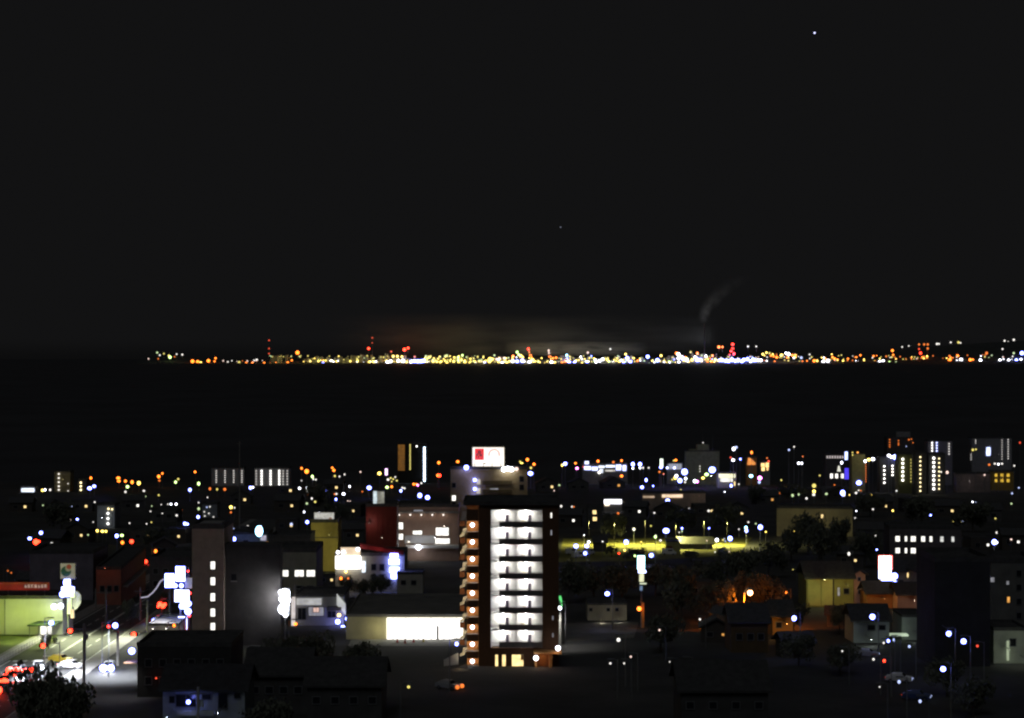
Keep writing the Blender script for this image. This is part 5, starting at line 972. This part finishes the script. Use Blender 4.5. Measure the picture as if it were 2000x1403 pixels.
# ------------------------------------------------------------------ smoke above the works, lit from below
def smoke(label, x0, x1, y0, y1, den, bend, deep, seed=0, sc_=8):
    # closed hull of the drifting smoke; its density thins out from the middle of the path to nothing at the hull
    k = (FD+900)/F; cx, cz = (x0+x1)/2, (y0+y1)/2; hx, hz = (x1-x0)/2*k, (y1-y0)/2*k
    b = MB(); b.slab([(hx*math.cos(2*PI*i/16)*1.15, deep*math.sin(2*PI*i/16)) for i in range(16)], -hz, hz)
    m = bpy.data.materials.new('smoke'); m.use_nodes = True; nt = m.node_tree; nt.nodes.remove(nt.nodes['Principled BSDF'])
    N_ = nt.nodes.new; Lk = nt.links.new
    out = nt.nodes['Material Output']; v = N_('ShaderNodeVolumePrincipled'); v.inputs['Color'].default_value = (.8,.8,.8,1)
    tc = N_('ShaderNodeTexCoord'); sp = N_('ShaderNodeSeparateXYZ'); Lk(tc.outputs['Generated'], sp.inputs['Vector'])
    def M(op, a, c=None):
        n = N_('ShaderNodeMath'); n.operation = op
        for i, q in enumerate((a, c)):
            if q is None: continue
            if isinstance(q, (int, float)): n.inputs[i].default_value = q
            else: Lk(q, n.inputs[i])
        return n.outputs[0]
    X_, Y_, Z_ = sp.outputs[0], sp.outputs[1], sp.outputs[2]
    no = N_('ShaderNodeTexNoise'); no.inputs['Scale'].default_value = sc_; no.inputs['Detail'].default_value = 5; Lk(tc.outputs['Generated'], no.inputs['Vector'])
    mr = N_('ShaderNodeMapRange'); mr.inputs['From Min'].default_value = .36; mr.inputs['From Max'].default_value = .68; Lk(no.outputs['Fac'], mr.inputs['Value'])
    wob = M('MULTIPLY', M('SUBTRACT', no.outputs['Fac'], .5), .25)
    if bend:      # rises from the chimney at the lower left and bends over to the right
        xc = M('ADD', M('ADD', M('MULTIPLY', M('POWER', Z_, 2.0), .72), .13), wob)
        wd = M('ADD', M('MULTIPLY', Z_, .20), .055)
        q = M('DIVIDE', M('ABSOLUTE', M('SUBTRACT', X_, xc)), wd)
        fade = M('MULTIPLY', M('POWER', M('SUBTRACT', 1.0, Z_), 1.1), M('MINIMUM', M('MULTIPLY', Z_, 4.0), 1.0))
    else:
        zc_ = M('ADD', M('ADD', .42 if hz < 250 else .15, wob), M('MULTIPLY', X_, -.05))
        q = M('DIVIDE', M('ABSOLUTE', M('SUBTRACT', Z_, zc_)), .40 if hz < 250 else .75)
        xa = M('MULTIPLY', M('SUBTRACT', X_, .5), 2.0); fade = M('MAXIMUM', M('SUBTRACT', 1.0, M('POWER', M('ABSOLUTE', xa), 2.0)), 0.0)
    core = M('POWER', M('MAXIMUM', M('SUBTRACT', 1.0, q), 0.0), .9 if hz < 250 or bend else 1.5)
    yy = M('MAXIMUM', M('SUBTRACT', 1.0, M('ABSOLUTE', M('MULTIPLY', M('SUBTRACT', Y_, .5), 2.0))), 0.0)
    d = M('MULTIPLY', M('MULTIPLY', M('MULTIPLY', core, fade), M('MULTIPLY', mr.outputs['Result'], yy)), den)
    Lk(d, v.inputs['Density']); Lk(v.outputs['Volume'], out.inputs['Volume'])
    m.cycles.volume_step_rate = 2
    o = b.build('smoke', m, None, ((cx-1000)*k, FD+900, CAMZ-(cz-HY)*k)); o['kind'] = 'stuff'; o['label'] = label; o['category'] = 'smoke'; return o
smoke('thin pale smoke plume rising and bending right above the chimney', 1364, 1470, 536, 632, .008, True, 70, 1, 9)
smoke('low grey smoke bank drifting right over the far works', 1000, 1250, 660, 696, .020, False, 120, 2, 7)
smoke('wide faint amber sky glow made as thin haze over the far works', 660, 1360, 590, 706, .0010, False, 220, 3, 6)  # haze volume added to hold the sky glow over the works
def far_glow(px, py, col, p, dy=500):  # added lights without bodies that light the smoke and haze
    k = (FD+dy)/F; return glow(sc.objects['far_shore'], ((px-1000)*k, FD+dy, CAMZ-(py-HY)*k), col, p, 20)
far_glow(790, 686, (1,.12,.03), 1.2e6, 700); far_glow(1100, 700, (1,.92,.7), 1.6e6); far_glow(1200, 702, (1,.95,.8), 1.4e6); far_glow(1030, 700, (1,.85,.5), 1.0e6); far_glow(1378, 660, (.9,.93,1), 1.6e6, 800)
for x_, p_, c_ in ((780,1.6e6,(1,.45,.12)),(860,1.6e6,(1,.7,.2)),(940,2.2e6,(1,.8,.35))): far_glow(x_, 699, c_, p_, 650)
# ------------------------------------------------------------------ sky lights
m = MB(); kk = 42000/F
o = m.ball((0,0,0), 1.7*kk, 0, 12, 8).build('star', emit('star_light', (.6,.62,1), 2.6, False), None, ((1591-1000)*kk, 42000, CAMZ-(64.5-HY)*kk)); tag(o, 'bright bluish-white star high in the upper right of the sky', 'star')
o = MB().ball((0,0,0), 1.2*kk, 0, 8, 6).build('star', emit('faint_star_light', (.7,.75,1), .28, False), None, ((1095-1000)*kk, 42000, CAMZ-(444-HY)*kk)); tag(o, 'very faint tiny star near the middle of the sky', 'star')

# ------------------------------------------------------------------ labels that single each repeat out
for t, px, py, wp in TREES: LAMPS.append((t, ('broad' if wp > 75 else 'narrow' if wp < 45 else 'medium') + ' dark tree ' + near_phrase(px, py-25), px, 'dark trees of the town'))
ORD = ['first','second','third','fourth','fifth','sixth','seventh','eighth','ninth','tenth','eleventh','twelfth','thirteenth','fourteenth','fifteenth','sixteenth','seventeenth','eighteenth','nineteenth','twentieth']
by = {}
for o, ph, px, gr in LAMPS: by.setdefault(ph, []).append((px, o, gr))
for ph, L in by.items():
    L.sort(key=lambda q: q[0]); n = len(L)
    for i, (px, o, gr) in enumerate(L):
        if n == 1: lab = ph
        elif n == 2: lab = ph + (', the left one' if i == 0 else ', the right one')
        else: lab = ph + (', leftmost' if i == 0 else ', rightmost' if i == n-1 else ', %s from left' % ORD[min(i, 19)])
        o['label'] = lab; o['group'] = gr
